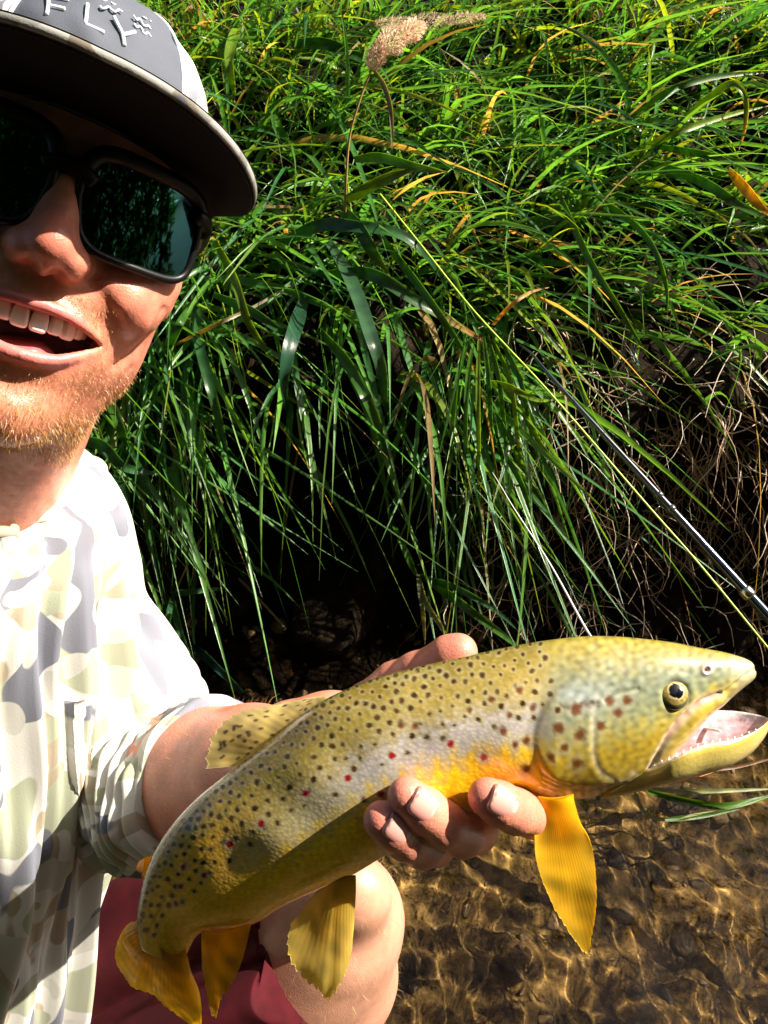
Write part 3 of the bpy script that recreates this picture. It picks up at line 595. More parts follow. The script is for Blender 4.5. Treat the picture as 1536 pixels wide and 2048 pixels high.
# laugh lines, mirrored left and right
hq = proj(H(np.c_[np.abs(hv_[:, 0]), hv_[:, 1:]])); fr_ = sstep(15, 40, hv_[:, 1])
def dpl(pl):
    pl = crom(np.array(pl, float), 30); best = np.full(len(hq), 1e9)
    for a, b_ in zip(pl[:-1], pl[1:]):
        d = b_ - a; t = np.clip(((hq[:, :2] - a) @ d) / (d @ d), 0, 1); best = np.minimum(best, np.linalg.norm(hq[:, :2] - a - t[:, None] * d, axis=1))
    return best
dv = np.zeros(len(hq))
e1 = dpl([(176,560), (205,590), (236,640), (246,690), (232,735)]); dv += -1.0 * np.exp(-(e1 / 13) ** 2)
e1b = dpl([(225,575), (268,610), (290,650)]); dv += 1.8 * np.exp(-(e1b / 32) ** 2)
e2 = dpl([(326,618), (304,652), (268,700), (236,732)]); dv += -1.1 * np.exp(-(e2 / 7) ** 2) + .35 * np.exp(-((e2 - 14) / 10) ** 2)
e3 = dpl([(190,552), (240,556), (300,560)]); dv += -.5 * np.exp(-(e3 / 6) ** 2)
e4 = dpl([(262,735), (235,770), (200,800)]); dv += -.6 * np.exp(-(e4 / 6) ** 2)
hv_ = hv_ + vn_ * (dv * fr_)[:, None] + vn_ * (.05 * Noise(50, 20, .6, 1.6)(hv_, 1 / 7.))[:, None]
X, Y, Z = hv_.T; aX = np.abs(X)
skin = np.array([.58, .225, .15]); hc_ = np.tile(skin, (len(hv_), 1))
nzh = Noise(51)(hv_, 1 / 14.); nzs = Noise(52, 22, .6, 1.6)(hv_, 1 / 4.)
def hm(col, a):
    global hc_
    hc_ = hc_ + (np.array(col) - hc_) * np.clip(a, 0, 1)[:, None]
hm((.46, .15, .10), .75 * np.exp(-((aX - 44) / 22) ** 2 - ((Z + 36) / 22) ** 2 - ((Y - 70) / 40) ** 2))
hm((.47, .14, .10), .8 * np.exp(-(X / 17) ** 2 - ((Z + 30) / 20) ** 2) * (Y > 92))
zu_ = np.interp(aX, XU, ZU); zl_ = np.interp(aX, XU, ZL)
inm = (aX < 34) & (Y > 40)
hm((.52, .16, .15), .85 * inm * sstep(6.0, 4.2, Z - zu_) * sstep(-6, -1, Z - zl_ + 8) * sstep(-8.0, -5.5, Z - zl_) * (Y > 70) * sstep(31, 20, aX))
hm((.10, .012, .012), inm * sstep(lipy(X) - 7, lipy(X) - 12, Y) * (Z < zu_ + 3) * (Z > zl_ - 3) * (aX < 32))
# beard shadow
dmouth = np.hypot(np.maximum(aX - 20, 0) / 1.0, (Z + 72) / 1.0)
mst = sstep(-66, -61, Z) * sstep(-46, -51, Z) * sstep(40, 28, aX) * (Y > 70)
gob = 1.3 * np.exp(-((dmouth - 22) / 9) ** 2) * (Z < -58) * sstep(44, 34, aX) * (Y > 55)
jl = sstep(-96, -108, Z + .18 * (aX - 20) - .10 * (70 - Y)) * (Y > 8) * sstep(-143, -133, Z)
side_b = sstep(30, 48, aX) * sstep(-64, -82, Z + .25 * (aX - 40)) * (Y > 5) * (Z > -140) * .6
soul = np.exp(-(X / 11) ** 2 - ((Z + 95) / 5) ** 2) * (Y > 80)
BM = np.clip(np.maximum.reduce([mst, gob * .7, jl, side_b, soul * .8]), 0, 1); BM *= 1 - inm * (Z < zu_ + 4.5) * (Z > zl_ - 8) * 1.0
hm((.30, .135, .060), .38 * BM)
hc_ = hc_ * (1 + .06 * nzh + .05 * nzs)[:, None]; hm((.47, .13, .09), .30 * sstep(.4, 1.6, Noise(53, 20, .6, 1.5)(hv_, 1 / 9.)))
hmask = BM
headv = H(hv_)

# forearm and hand that grips the trout
def PX(*a): return [P(x, y, d) for x, y, d, *_ in a], [q[3] / 1000 for q in a]
fl2 = Field((-.26, .20, .36), (.12, .50, .74), .00125)
fa_p, fa_r = PX((270,1570,.588,44), (350,1572,.556,47), (430,1562,.526,44.5), (500,1545,.496,38.5), (600,1512,.448,28), (650,1494,.443,25.5)); fl2.chain(fa_p, fa_r, .015)
for kx, ky, kd, kr in ((1000,1490,.425,13), (935,1545,.427,13), (868,1585,.428,12.5), (800,1600,.430,11)): fl2.cap(P(670,1490,.440), P(kx, ky, kd), .021, kr / 1000, .014)
hand_fingers = {}
def finger(nm, *a):
    p, r_ = PX(*a); r_ = [q * .94 for q in r_]; hand_fingers[nm] = (np.array(p), r_)
    g = Field(fl2.lo, fl2.lo, fl2.h); g.F = np.full(fl2.F.shape, 1e3, np.float32); g.ax = fl2.ax
    g.chain(p, r_, .003); 
    A, B = fl2.F, g.F; near = B < .03
    kk = .0016; hh = np.maximum(kk - np.abs(A[near] - B[near]), 0) / kk; A[near] = np.minimum(A[near], B[near]) - hh * hh * kk * .25
finger('index', (1000,1490,.425,13), (1072,1560,.408,10.5), (1082,1618,.386,10.6), (1068,1630,.364,10.5), (1030,1622,.350,10.0), (1000,1608,.3425,9.6), (974,1594,.3405,8.7))
finger('middle', (935,1545,.427,13), (962,1600,.410,10.8), (950,1662,.388,10.9), (925,1668,.366,10.7), (885,1648,.350,10.3), (848,1620,.3425,9.9), (814,1594,.3395,9.0))
finger('ring', (868,1585,.428,12.5), (878,1640,.410,10.2), (868,1690,.388,10.3), (845,1692,.366,10.2), (812,1676,.352,9.9), (785,1656,.3445,9.4), (764,1640,.3415,8.7))
finger('pinky', (800,1600,.430,11), (800,1640,.418,8.6), (792,1668,.405,8.6), (780,1668,.396,8.2))
finger('thumb', (690,1470,.438,20), (735,1418,.426,14.5), (790,1368,.414,12.0), (835,1346,.406,11.2), (875,1328,.400,10.4), (900,1312,.397,10.8), (918,1304,.395,9.8))
NAILS = {'index': (985,1598), 'middle': (812,1604), 'ring': (766,1642)}
nail_c = []
for nm, (nx, ny) in NAILS.items():
    p, r_ = hand_fingers[nm]; ax_ = nrm(p[-1] - p[-2]); c0 = p[-1] * .75 + p[-2] * .25; vd = nrm(CAM - c0); 
    nv = nrm(vd * .92 + RT * .18 + UP * .10); nv = nrm(nv - ax_ * (nv @ ax_)); sd = np.cross(ax_, nv); M_ = np.stack([sd, ax_, nv], 1)
    cN = c0 + nv * (r_[-1] - .0003) * .95; nail_c.append((cN, M_, r_[-1]))
av, af = fl2.mesh()
ac = np.tile(np.array([.56, .22, .15]), (len(av), 1)); na = Noise(55)(av, 45.); nb = Noise(56, 20, .6, 1.6)(av, 260.)
for nm, (p, r_) in hand_fingers.items():
    for k in range(len(p) - 1, len(p)):
        d = np.linalg.norm(av - p[k], axis=1); ac = ac + (np.array([.48, .15, .12]) - ac) * (np.exp(-(d / .012) ** 2) * .75)[:, None]
    for k in (2, 4):
        if k < len(p) - 1: d = np.linalg.norm(av - p[k], axis=1); ac = ac + (np.array([.42, .15, .10]) - ac) * (np.exp(-(d / .011) ** 2) * .5)[:, None]
ac = ac * (1 + .06 * na + .035 * nb)[:, None]

# leg: thigh to knee to shin, down to the stream bed
lp = crom(np.array([[*P(60, 2120, .80), .070], [*P(330, 2030, .755), .068], [*P(560, 1930, .715), .064], [*P(660, 1850, .690), .055], [*P(688, 1846, .690), .0525], [*P(682, 1925, .722), .0495],
                    [*P(655, 2040, .775), .052], [*P(625, 2190, .850), .046], [*P(610, 2290, .905), .037], [*P(600, 2345, .945), .034]]), 150)
fl3 = Field(lp[:, :3].min(0) - .11, lp[:, :3].max(0) + .11, .003)
fl3.chain(lp[::6, :3], lp[::6, 3], .02)
fl3.ell(P(700, 1790, .640), (.034, .030, .036), .02); fl3.cap(P(640, 1930, .70), P(615, 2120, .80), .038, .030, .03); fl3.cap(P(668, 1915, .672), P(640, 2100, .775), .018, .016, .02)
lv, lf = fl3.mesh(); nl = Noise(57)(lv, 16.)
lcol = np.tile(np.array([.46, .235, .16]), (len(lv), 1)) * (1 + .06 * nl + .04 * Noise(58)(lv, 90.))[:, None]
# trunk under the clothes, one surface from the neck to the hips
SS_ = np.array([(-80,970,.525,.064,.060), (-100,990,.525,.080,.068), (-155,1035,.517,.112,.085), (-246,1110,.50,.14,.10), (-274,1250,.51,.148,.11), (-280,1450,.535,.158,.112), (-274,1650,.572,.162,.113), (-280,1850,.62,.165,.115), (-284,2050,.67,.168,.118), (-265,2260,.745,.168,.12)])
TS = SS_ - np.array([0, 0, 0, .012, .012])
def trunk(ts, n, m, grow=0):
    t = crom(ts, n); c_ = PP(t[:, :3]); a = np.linspace(0, 2*math.pi, m, endpoint=False); ct_, st_ = np.cos(a), np.sin(a)
    ex = nrm(RT + np.array([0, .42, 0])); ey = np.array([-ex[1], ex[0], 0]) * -1       # ey points towards the photographer
    se = lambda v_, k: np.sign(v_) * np.abs(v_) ** k
    return (c_[:, None] + (t[:, 3, None] + grow)[..., None] * se(ct_, .72)[None, :, None] * ex + (t[:, 4, None] + grow)[..., None] * se(st_, .72)[None, :, None] * ey), c_, a
tv_, _, _ = trunk(TS, 40, 40); tv_ = tv_.reshape(-1, 3); tf_ = grid_faces(40, 40, True); tcol = np.tile(skin, (len(tv_), 1))
bv, bf = join([(headv, hf_), (av, af), (lv, lf), (tv_, tf_)])
bcol = np.vstack([hc_, ac, lcol, tcol])
m_skin, nt, b = mat('skin', rough=0.38); ca = colattr(nt); L(nt, ca, b.inputs['Base Color'])
b.inputs['Subsurface Weight'].default_value = .25; b.inputs['Subsurface Radius'].default_value = (.010, .0035, .0018); b.inputs['Subsurface Scale'].default_value = .6
bb = N(nt, 'Bump', Strength=.20, Distance=.0006); vo = N(nt, 'TexVoronoi', Scale=900.0); L(nt, nt.nodes.new('ShaderNodeNewGeometry').outputs['Position'], vo.inputs['Vector']); L(nt, vo.outputs['Distance'], bb.inputs['Height'])
b2 = N(nt, 'Bump', Strength=.08, Distance=.0012); L(nt, noise(nt, 250, 4), b2.inputs['Height']); L(nt, bb.outputs[0], b2.inputs['Normal']); L(nt, b2.outputs[0], b.inputs['Normal'])
mesh('body', bv, bf, m_skin, person, col=bcol)

# fingernails
m_nail, nt, b = mat('fingernail', rough=.25); L(nt, colattr(nt), b.inputs['Base Color']); b.inputs['Coat Weight'].default_value = .3
for cN, M_, rf in nail_c:
    U_, V_ = np.meshgrid(np.linspace(-1, 1, 31), np.linspace(-1, 1, 41), indexing='ij'); lim = (1 - np.abs(V_) ** 3.2) ** (1 / 3.2); X_ = U_ * np.maximum(lim, .02) * .0061; Y_ = V_ * .0068 - .0012
    Z_ = -X_ ** 2 / (2 * rf * .95) - .0010 * np.maximum(-V_ - .6, 0) - .00055 * np.abs(U_) ** 6
    top_ = np.stack([X_, Y_, Z_ + .0024], -1).reshape(-1, 3); bot_ = np.stack([X_ * 1.02, Y_, Z_ - .0016], -1).reshape(-1, 3); v = np.vstack([top_, bot_]) @ M_.T + cN
    g = grid_faces(31, 41); idx = np.arange(31 * 41).reshape(31, 41); loop = np.r_[idx[:, 0], idx[-1, 1:], idx[::-1, -1][1:], idx[0, ::-1][1:-1]]; l2 = np.roll(loop, -1)
    cl = np.tile(np.array([.58, .27, .24]), (31 * 41, 1)); vv_, uu_ = V_.ravel(), U_.ravel(); w_ = sstep(-.55, -.8, vv_ + .3 * uu_ ** 2)[:, None]; cl = cl + (np.array([.62, .38, .33]) - cl) * w_
    w_ = sstep(.74, .90, vv_ + .10 * uu_ + .06 * np.sin(uu_ * 9))[:, None]; cl = cl + (np.array([.10, .075, .06]) - cl) * w_ * .7
    mesh('fingernail', v, np.vstack([g, g[:, ::-1] + 31 * 41, np.stack([loop, l2, l2 + 31 * 41, loop + 31 * 41], 1)]), m_nail, person, col=np.vstack([cl, cl * .5]))
# teeth, gums, tongue
m_teeth, nt, b = mat('teeth', (.95, .91, .84), .15); b.inputs['Subsurface Weight'].default_value = .1; b.inputs['Subsurface Radius'].default_value = (.002, .0015, .001)
m_gum, _, _ = mat('gums_and_tongue', (.45, .10, .11), .25, Coat_Weight=.5)
arc = lambda s: (math.sin(s), math.cos(s))
wid = [8.6, 6.9, 7.6, 6.9, 6.8, 8.5]; ht = [10.0, 8.8, 9.6, 8.0, 7.4, 7.0]
for s in (-1, 1):
    acc_ = 0.1
    for w_, h_ in zip(wid, ht):
        x0 = acc_ + w_ / 2; acc_ += w_ + .15; R_ = 27.0
        th_ = min(x0 / R_, 1.25) if x0 < 34 else 1.25 + (x0 - 34) / 60; ex_ = max(x0 - R_ * 1.25, 0)
        cx, cy = R_ * math.sin(th_) , 58.5 + R_ * math.cos(th_) - ex_ * .9; tx = np.array([math.cos(th_), -math.sin(th_), 0]); ny = np.array([math.sin(th_), math.cos(th_), 0])
        v, f = ellipsoid((0, 0, 0), (1, 1, 1), 18, 22); sq = np.sign(v) * np.abs(v) ** np.array([.45, .7, .45])
        tap = 1 - .14 * sstep(-.2, 1, sq[:, 2]); bul = 1.0
        p = np.array([cx, cy, -62.0 - h_ * .42 + .012 * x0 * x0 * .12]) + tx * (sq[:, [0]] * (w_ / 2) * tap[:, None]) + ny * (sq[:, [1]] * 2.6) + np.array([0, 0, 1]) * sq[:, [2]] * (h_ / 2 + .6)
        p[:, 0] *= s; mesh('tooth', H(p), f if s > 0 else f[:, ::-1], m_teeth, person)
v, f = ellipsoid((0, 57, -84.5), (22, 27, 8.5), 24, 32); v[:, 2] += 2.5 * np.exp(-((v[:, 0] - 8) / 8) ** 2) * (v[:, 2] > -84.5); mesh('tongue', H(v), f, m_gum, person)
v, f = tube([(27.5 * math.sin(a), 54 + 26.5 * math.cos(a), -58.2) for a in np.linspace(-1.3, 1.3, 30)], 4.2, 10); mesh('gum', H(v), f, m_gum, person)

# stubble, arm and leg hair
def hairs(p, n_, d, ln, wd, col, r):
    k = len(p); tip = nrm(n_ * r.uniform(.35, .8, (k, 1)) + d + r.normal(0, .35, (k, 3))); mid_ = p + nrm(n_ + tip) * (ln * .5)[:, None]; end = mid_ + tip * (ln * .55)[:, None]
    sd = nrm(np.cross(tip, r.normal(size=(k, 3)))) * wd[:, None] * .5
    v = np.stack([p - sd, p + sd, mid_ - sd * .8, mid_ + sd * .8, end], 1).reshape(-1, 3); i = (np.arange(k) * 5)[:, None]
    q4 = np.stack([i[:, 0], i[:, 0] + 1, i[:, 0] + 3, i[:, 0] + 2], 1).tolist(); q3 = np.stack([i[:, 0] + 2, i[:, 0] + 3, i[:, 0] + 4], 1).tolist()
    return v, q4 + q3, np.repeat(col, 5, 0)
rh = np.random.default_rng(77); wgt = hmask * (hv_[:, 0] > -45) * (hv_[:, 1] > 0); pick = rh.choice(len(hv_), 11000, p=wgt / wgt.sum())
p = hv_[pick] + rh.normal(0, .5, (len(pick), 3)) * 1.0; d = np.stack([.25 * np.sign(p[:, 0]) * (p[:, 2] > -70), np.zeros(len(p)), -np.ones(len(p))], -1) * .9
lng = rh.uniform(1.0, 3.6, len(p)) * np.where(p[:, 2] < -106, 1.35, .8)
hcx = np.array([.42, .22, .07]) * rh.uniform(.45, 1.5, (len(p), 1)) + np.where(rh.random((len(p), 1)) < .12, .22, 0)
v, f, c = hairs(p - vn_[pick] * .3, vn_[pick], d, lng, rh.uniform(.16, .26, len(p)), hcx, rh)
m_hair, nt, b = mat('facial_hair', rough=0.4); ca = colattr(nt); L(nt, ca, b.inputs['Base Color']); translucent(nt, b, ca, .3)
mesh('beard', H(v), f, m_hair, person, col=c)

def body_hair(vv, ff, mask, n, ln, wd, col, down, seed):
    nn = np.zeros_like(vv); fn = np.cross(vv[ff[:, 2]] - vv[ff[:, 0]], vv[ff[:, 3]] - vv[ff[:, 1]])
    for k in range(4): np.add.at(nn, ff[:, k], fn)
    nn = nrm(nn); nn *= np.sign(((vv - vv.mean(0)) * nn).sum(1).mean()); r_ = np.random.default_rng(seed); pk = r_.choice(np.nonzero(mask)[0], n)
    return hairs(vv[pk], nn[pk], np.tile(np.asarray(down, float), (n, 1)), r_.uniform(*ln, n), r_.uniform(.7, 1.2, n) * wd, np.array(col) * r_.uniform(.6, 1.4, (n, 1)), r_)
fp = np.array(fa_p); dfa = np.linalg.norm(av - fp[2], axis=1); v, f, c = body_hair(av, af, (dfa < .085) & (av[:, 2] > fp[2][2] - .02), 700, (.004, .010), .00013, (.50, .28, .10), nrm(fp[4] - fp[1]) * .9, 5)
mesh('arm_hair', v, f, m_hair, person, col=c)
v, f, c = body_hair(lv, lf, (proj(lv)[:, 0] > 570) & (lv[:, 2] > .0), 900, (.004, .010), .00013, (.55, .33, .14), (0, 0, -.7), 6); mesh('leg_hair', v, f, m_hair, person, col=c)
# ------------------------------------------------------------------ shirt, shorts, cap, sunglasses
def camo(nt, b, scale=1.0, stretch=(1, 1, .42), bright=1.0):
    vec = uvattr(nt); mp = N(nt, 'Mapping'); mp.inputs['Scale'].default_value = stretch; L(nt, vec, mp.inputs[0])
    wn = N(nt, 'TexNoise', Scale=22 * scale, Detail=2); L(nt, mp.outputs[0], wn.inputs['Vector']); wm = N(nt, 'VectorMath', operation='SCALE'); wm.inputs[3].default_value = .030 / scale
    sb = N(nt, 'VectorMath', operation='SUBTRACT'); L(nt, wn.outputs['Color'], sb.inputs[0]); sb.inputs[1].default_value = (.5, .5, .5); L(nt, sb.outputs[0], wm.inputs[0])
    ad = N(nt, 'VectorMath', operation='ADD'); L(nt, mp.outputs[0], ad.inputs[0]); L(nt, wm.outputs[0], ad.inputs[1])
    out = (.64 * bright, .635 * bright, .615 * bright)
    bk_ = 1.0 if bright >= 1 else bright * .8
    cols = [((.40, .34, .26), 38, (3, 1, 7), .57), ((.39, .42, .32), 42, (9, 4, 2), .58), ((.18, .19, .24), 34, (5, 8, 1), .60), ((.52, .52, .49), 50, (1, 6, 3), .58)]
    cur = None
    for col, scl, off, th in cols:
        a2 = N(nt, 'VectorMath', operation='ADD'); L(nt, ad.outputs[0], a2.inputs[0]); a2.inputs[1].default_value = off
        n_ = N(nt, 'TexNoise', Scale=scl * scale, Detail=0.6, Roughness=.3); L(nt, a2.outputs[0], n_.inputs['Vector'])
        m_ = N(nt, 'MapRange'); L(nt, n_.outputs['Fac'], m_.inputs[0]); m_.inputs[1].default_value = th; m_.inputs[2].default_value = th + .014
        cur = mixc(nt, m_.outputs[0], cur if cur is not None else out, tuple(q_ * bk_ for q_ in col))
    L(nt, cur, b.inputs['Base Color']); return cur
m_shirt, nt, b = mat('camo_cotton', rough=0.85); cs_ = camo(nt, b); translucent(nt, b, cs_, .12)
bump(nt, b, noise(nt, 900, 2), .2, .0006)

# trunk of the shirt
n, m = 330, 420
tv, tc, ta = trunk(SS_, n, m); rad = tv - tc[:, None]; out = nrm(rad)
S_ = np.linspace(0, 1, n)[:, None] * np.ones((1, m)); A_ = ta[None] * np.ones((n, 1)); q = np.stack([np.cos(A_) * .9, np.sin(A_) * .9, S_ * .55], -1)
fold = .0035 * Noise(61)(q.reshape(-1, 3), 4.5).reshape(n, m) + .0028 * Noise(62, 18, .5, 1.3)((q * [1, 1, .25]).reshape(-1, 3), 11.).reshape(n, m) * sstep(.02, .25, S_)
fold += .004 * np.maximum(Noise(63, 12, .6, 1.3)((q * [1, 1, .18]).reshape(-1, 3), 7.).reshape(n, m), 0) ** 2 * sstep(.05, .4, S_)
tv = tv + out * fold[..., None]
# collar rim rolls over at the neckline
tv[0] = tv[1] + (tv[0] - tv[1]) * .4 - out[0] * .003
uvt = np.stack([A_ * .16, np.zeros_like(A_), S_ * .75], -1)
# sleeve to the elbow
SL = np.array([(-70,1010,.550,.050), (0,1010,.572,.056), (60,1022,.583,.0555), (97,1065,.586,.0535), (126,1140,.589,.0525), (160,1230,.592,.052), (202,1320,.595,.0525), (238,1420,.598,.056), (252,1495,.598,.0585), (275,1550,.588,.0585), (312,1566,.574,.0570), (345,1563,.561,.0555), (385,1561,.546,.0545), (420,1559,.532,.0530), (422,1559,.5312,.0510), (400,1560,.540,.048)])
ns, ms = 330, 300
sl = crom(np.c_[PP(SL[:, :3]), SL[:, 3]], ns)
t_, nx_, bx_ = frames(sl[:, :3]); a = np.linspace(0, 2*math.pi, ms, endpoint=False)
su = np.linspace(0, 1, ns)[:, None] * np.ones((1, ms)); sa = a[None] * np.ones((ns, 1))
dirv = np.cos(a)[None, :, None] * nx_[:, None] + np.sin(a)[None, :, None] * bx_[:, None]
qq = np.stack([np.cos(sa), np.sin(sa), su * 5], -1)
elb = sstep(.40, .68, su) * sstep(.985, .93, su)
wr = .0035 * Noise(64)(qq.reshape(-1, 3), .7).reshape(ns, ms)
ph = su * 58 + .9 * np.cos(sa - 1.0) + .6 * Noise(65, 10, dim=3)(qq.reshape(-1, 3), .35).reshape(ns, ms)
wr += elb * (.0072 * (np.abs(np.sin(ph * math.pi * .55)) ** .6 - .5) * (.6 + .5 * Noise(66)(qq.reshape(-1, 3), .5).reshape(ns, ms)))
wr += .0016 * Noise(67, 16)(qq.reshape(-1, 3), 1.8).reshape(ns, ms) * sstep(.96, .9, su)
sv = sl[:, None, :3] + dirv * (sl[:, 3, None] + wr)[..., None]
uvs = np.stack([sa * .055 + 2, np.zeros_like(sa), su * .42 + 3], -1)
v, f = np.vstack([tv.reshape(-1, 3), sv.reshape(-1, 3)]), np.vstack([grid_faces(n, m, True), grid_faces(ns, ms, True, n * m)])
shirt = mesh('shirt', v, f, m_shirt, person, uv=np.vstack([uvt.reshape(-1, 3), uvs.reshape(-1, 3)]))
# chest pocket: a patch lying on the shirt front
tpx = proj(tv.reshape(-1, 3)).reshape(n, m, 3); front = (np.sin(A_) > -.1)
def on_shirt(px, py):
    e = np.where(front, (tpx[..., 0] - px) ** 2 + (tpx[..., 1] - py) ** 2, 1e12); i, j = np.unravel_index(np.argmin(e), e.shape); return tv[i, j], out[i, j]
PK = [(126,1402), (135,1500), (143,1600), (148,1690)]; PK2 = [(164,1397), (166,1500), (166,1600), (164,1680)]
kn, km = 40, 26; pk1, pk2 = crom(np.array(PK, float), kn), crom(np.array(PK2, float), kn); pv = np.empty((kn, km, 3)); pn = np.empty((kn, km, 3))
for i in range(kn):
    for j in range(km):
        x, y = pk1[i] + (pk2[i] - pk1[i]) * j / (km - 1); pv[i, j], pn[i, j] = on_shirt(x, y)
for _ in range(14):
    k = pv.copy(); k[1:-1, 1:-1] = (pv[:-2, 1:-1] + pv[2:, 1:-1] + pv[1:-1, :-2] + pv[1:-1, 2:]) / 4; k[1:-1, 0] = (pv[:-2, 0] + pv[2:, 0]) / 2; k[1:-1, -1] = (pv[:-2, -1] + pv[2:, -1]) / 2; k[0, 1:-1] = (pv[0, :-2] + pv[0, 2:]) / 2; k[-1, 1:-1] = (pv[-1, :-2] + pv[-1, 2:]) / 2; pv = k
lift = .0055 * np.ones((kn, km)); lift[:5] += .0012
o1 = (pv + pn * lift[..., None]).reshape(-1, 3); o2 = (pv - pn * .001).reshape(-1, 3); g = grid_faces(kn, km); idx = np.arange(kn * km).reshape(kn, km)
loop = np.r_[idx[:, 0], idx[-1, 1:], idx[::-1, -1][1:], idx[0, ::-1][1:-1]]; l2 = np.roll(loop, -1)
uvp = np.stack([np.broadcast_to(np.linspace(0, .06, km)[None], (kn, km)) + 7, np.zeros((kn, km)), np.broadcast_to(np.linspace(0, .1, kn)[:, None], (kn, km)) + 5], -1).reshape(-1, 3)
mesh('pocket', np.vstack([o1, o2]), np.vstack([g[:, ::-1], g + kn * km, np.stack([loop, l2, l2 + kn * km, loop + kn * km], 1)]), m_shirt, shirt, uv=np.vstack([uvp, uvp]))
# collar band
ring = tv[3]; rc = tc[3]; v, f = tube(np.vstack([ring[::6], ring[:1]]), .0042, 10, False); mesh('collar', v, f, m_shirt, shirt, uv=np.c_[v[:, 0], v[:, 1] * 0 + .3, v[:, 2]] + 4)

# shorts
m_shorts, nt, b = mat('red_cotton', (.22, .018, .024), .85, Specular_IOR_Level=.15)
L(nt, mixc(nt, 1.0, (.050, .0035, .007), ramp(nt, noise(nt, 60, 4), [(.3, (.75, .75, .75)), (.7, (1.2, 1.2, 1.2))]), 'MULTIPLY'), b.inputs['Base Color']); bump(nt, b, noise(nt, 1200, 2), .25, .0006)
sh = crom(np.array([[*P(-140, 2180, .80), .125], [*P(60, 2140, .79), .112], [*P(250, 2065, .765), .101], [*P(420, 1990, .735), .092], [*P(530, 1940, .716), .084], [*P(600, 1908, .706), .078], [*P(625, 1898, .703), .076], [*P(626, 1897.5, .7028), .072], [*P(585, 1914, .709), .070]]), 240)
t_, nx_, bx_ = frames(sh[:, :3]); ms = 260; a = np.linspace(0, 2*math.pi, ms, endpoint=False); dirv = np.cos(a)[None, :, None] * nx_[:, None] + np.sin(a)[None, :, None] * bx_[:, None]
su = np.linspace(0, 1, 240)[:, None] * np.ones((1, ms)); sa = a[None] * np.ones((240, 1)); qq = np.stack([np.cos(sa), np.sin(sa), su * 1.2], -1)
fo = .008 * Noise(71)(qq.reshape(-1, 3), .8).reshape(240, ms) + .013 * np.abs(Noise(72, 14, .6, 1.4)((qq * [1, 1, .5]).reshape(-1, 3), 1.5).reshape(240, ms)) - .008
v = sh[:, None, :3] + dirv * (sh[:, 3, None] + fo)[..., None]; mesh('shorts', v.reshape(-1, 3), grid_faces(240, ms, True), m_shorts, person)

# ------------------------------------------------------------------ cap
cap = thing('baseball_cap', 'grey and camouflage baseball cap with pale FLY embroidery worn by the man', 'cap', H((0, 0, 30)))
m_capf, nt, b = mat('cap_front_twill', (.062, .072, .10), .8); bump(nt, b, noise(nt, 1500, 2), .3, .0006)
m_capc, nt, b = mat('cap_camo', rough=.85); camo(nt, b, 1.3, (1, 1, 1), 1.0); bump(nt, b, noise(nt, 1300, 2), .3, .0006)
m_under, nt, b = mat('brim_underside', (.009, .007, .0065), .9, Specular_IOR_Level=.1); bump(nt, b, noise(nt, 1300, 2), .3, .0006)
m_emb, nt, b = mat('embroidery', (.62, .70, .76), .5); bump(nt, b, noise(nt, 2500, 2), .4, .0005)
CC, CR = np.array([0, -6, 38.0]), np.array([77, 99, 84.0])
def crown_pt(u, v_):    # u azimuth (0 = front, + = his left), v_ 0 at the brim .. 1 at the button
    el = v_ * math.pi / 2; k = np.cos(el) ** .78
    return CC + np.stack([CR[0] * np.sin(u) * k, CR[1] * np.cos(u) * k, CR[2] * np.sin(el) ** .92 - 6 * (1 - v_)], -1)
def crown_patch(u0, u1, nu, nv, off=0.0):
    U, V_ = np.meshgrid(np.linspace(u0, u1, nu), np.linspace(0, 1, nv), indexing='ij'); p = crown_pt(U, V_); o_ = nrm((p - CC) / CR)
    p = p + o_ * (off + .5 * Noise(75)(p.reshape(-1, 3), 1 / 22.).reshape(nu, nv) )[..., None]; return p, o_, grid_faces(nu, nv), U, V_
UF = .62
p, o_, f, U, V_ = crown_patch(-UF, UF, 90, 70, .4); mesh('front_panel', H(p.reshape(-1, 3)), f[:, ::-1], m_capf, cap)
for k, (a, b_) in enumerate([(UF, 1.57), (1.57, 3.1416), (3.1416, 2 * math.pi - 1.57), (2 * math.pi - 1.57, 2 * math.pi - UF)]):
    p, o_, f, U, V_ = crown_patch(a, b_, 60, 50); o = mesh('side_panel', H(p.reshape(-1, 3)), f[:, ::-1], m_capc, cap, uv=np.stack([U * .07, V_ * .0, V_ * .1], -1).reshape(-1, 3) + 1.3)
for s in (-1, 1):   # seam welt between the front and side panels
    q = crown_pt(np.full(40, s * UF), np.linspace(.0, 1, 40)); v, f = tube(q + nrm(q - CC) * .6, 1.0, 8); mesh('seam', H(v), f, m_emb, cap)
v, f = ellipsoid(CC + (0, 0, 84), (7, 7, 4), 10, 16); mesh('button', H(v), f, m_capc, cap)
# brim
nb, nr = 120, 40
ph = np.linspace(-math.pi / 2 - .12, math.pi / 2 + .12, nb)
def brim(ph, t, lift):
    xi, yi = 77 * np.sin(.8 * ph), -6 + 99 * np.cos(.8 * ph); xo, yo = 93 * np.sin(ph), 60 + 101 * np.cos(ph)
    x = xi + (xo - xi) * t; y = yi + (yo - yi) * t
    z = 42 - 11 * (np.abs(x) / 90) ** 2.6 - 2.0 * t * (1 - np.abs(x) / 93) - 7 * (1 - t) + lift
    return np.stack([x, y, z], -1)
PHm, Tm = np.meshgrid(ph, np.linspace(0, 1, nr), indexing='ij')
top = brim(PHm, Tm, 2.0); bot = brim(PHm, Tm * .965, -2.0)
edge = []
for k in np.linspace(0, 1, 9):
    a = -math.pi / 2 + math.pi * k; edge.append(brim(ph, 1 + .022 * math.cos(a) - .02, 2.1 * math.sin(a)))
edge = np.stack(edge, 1); 
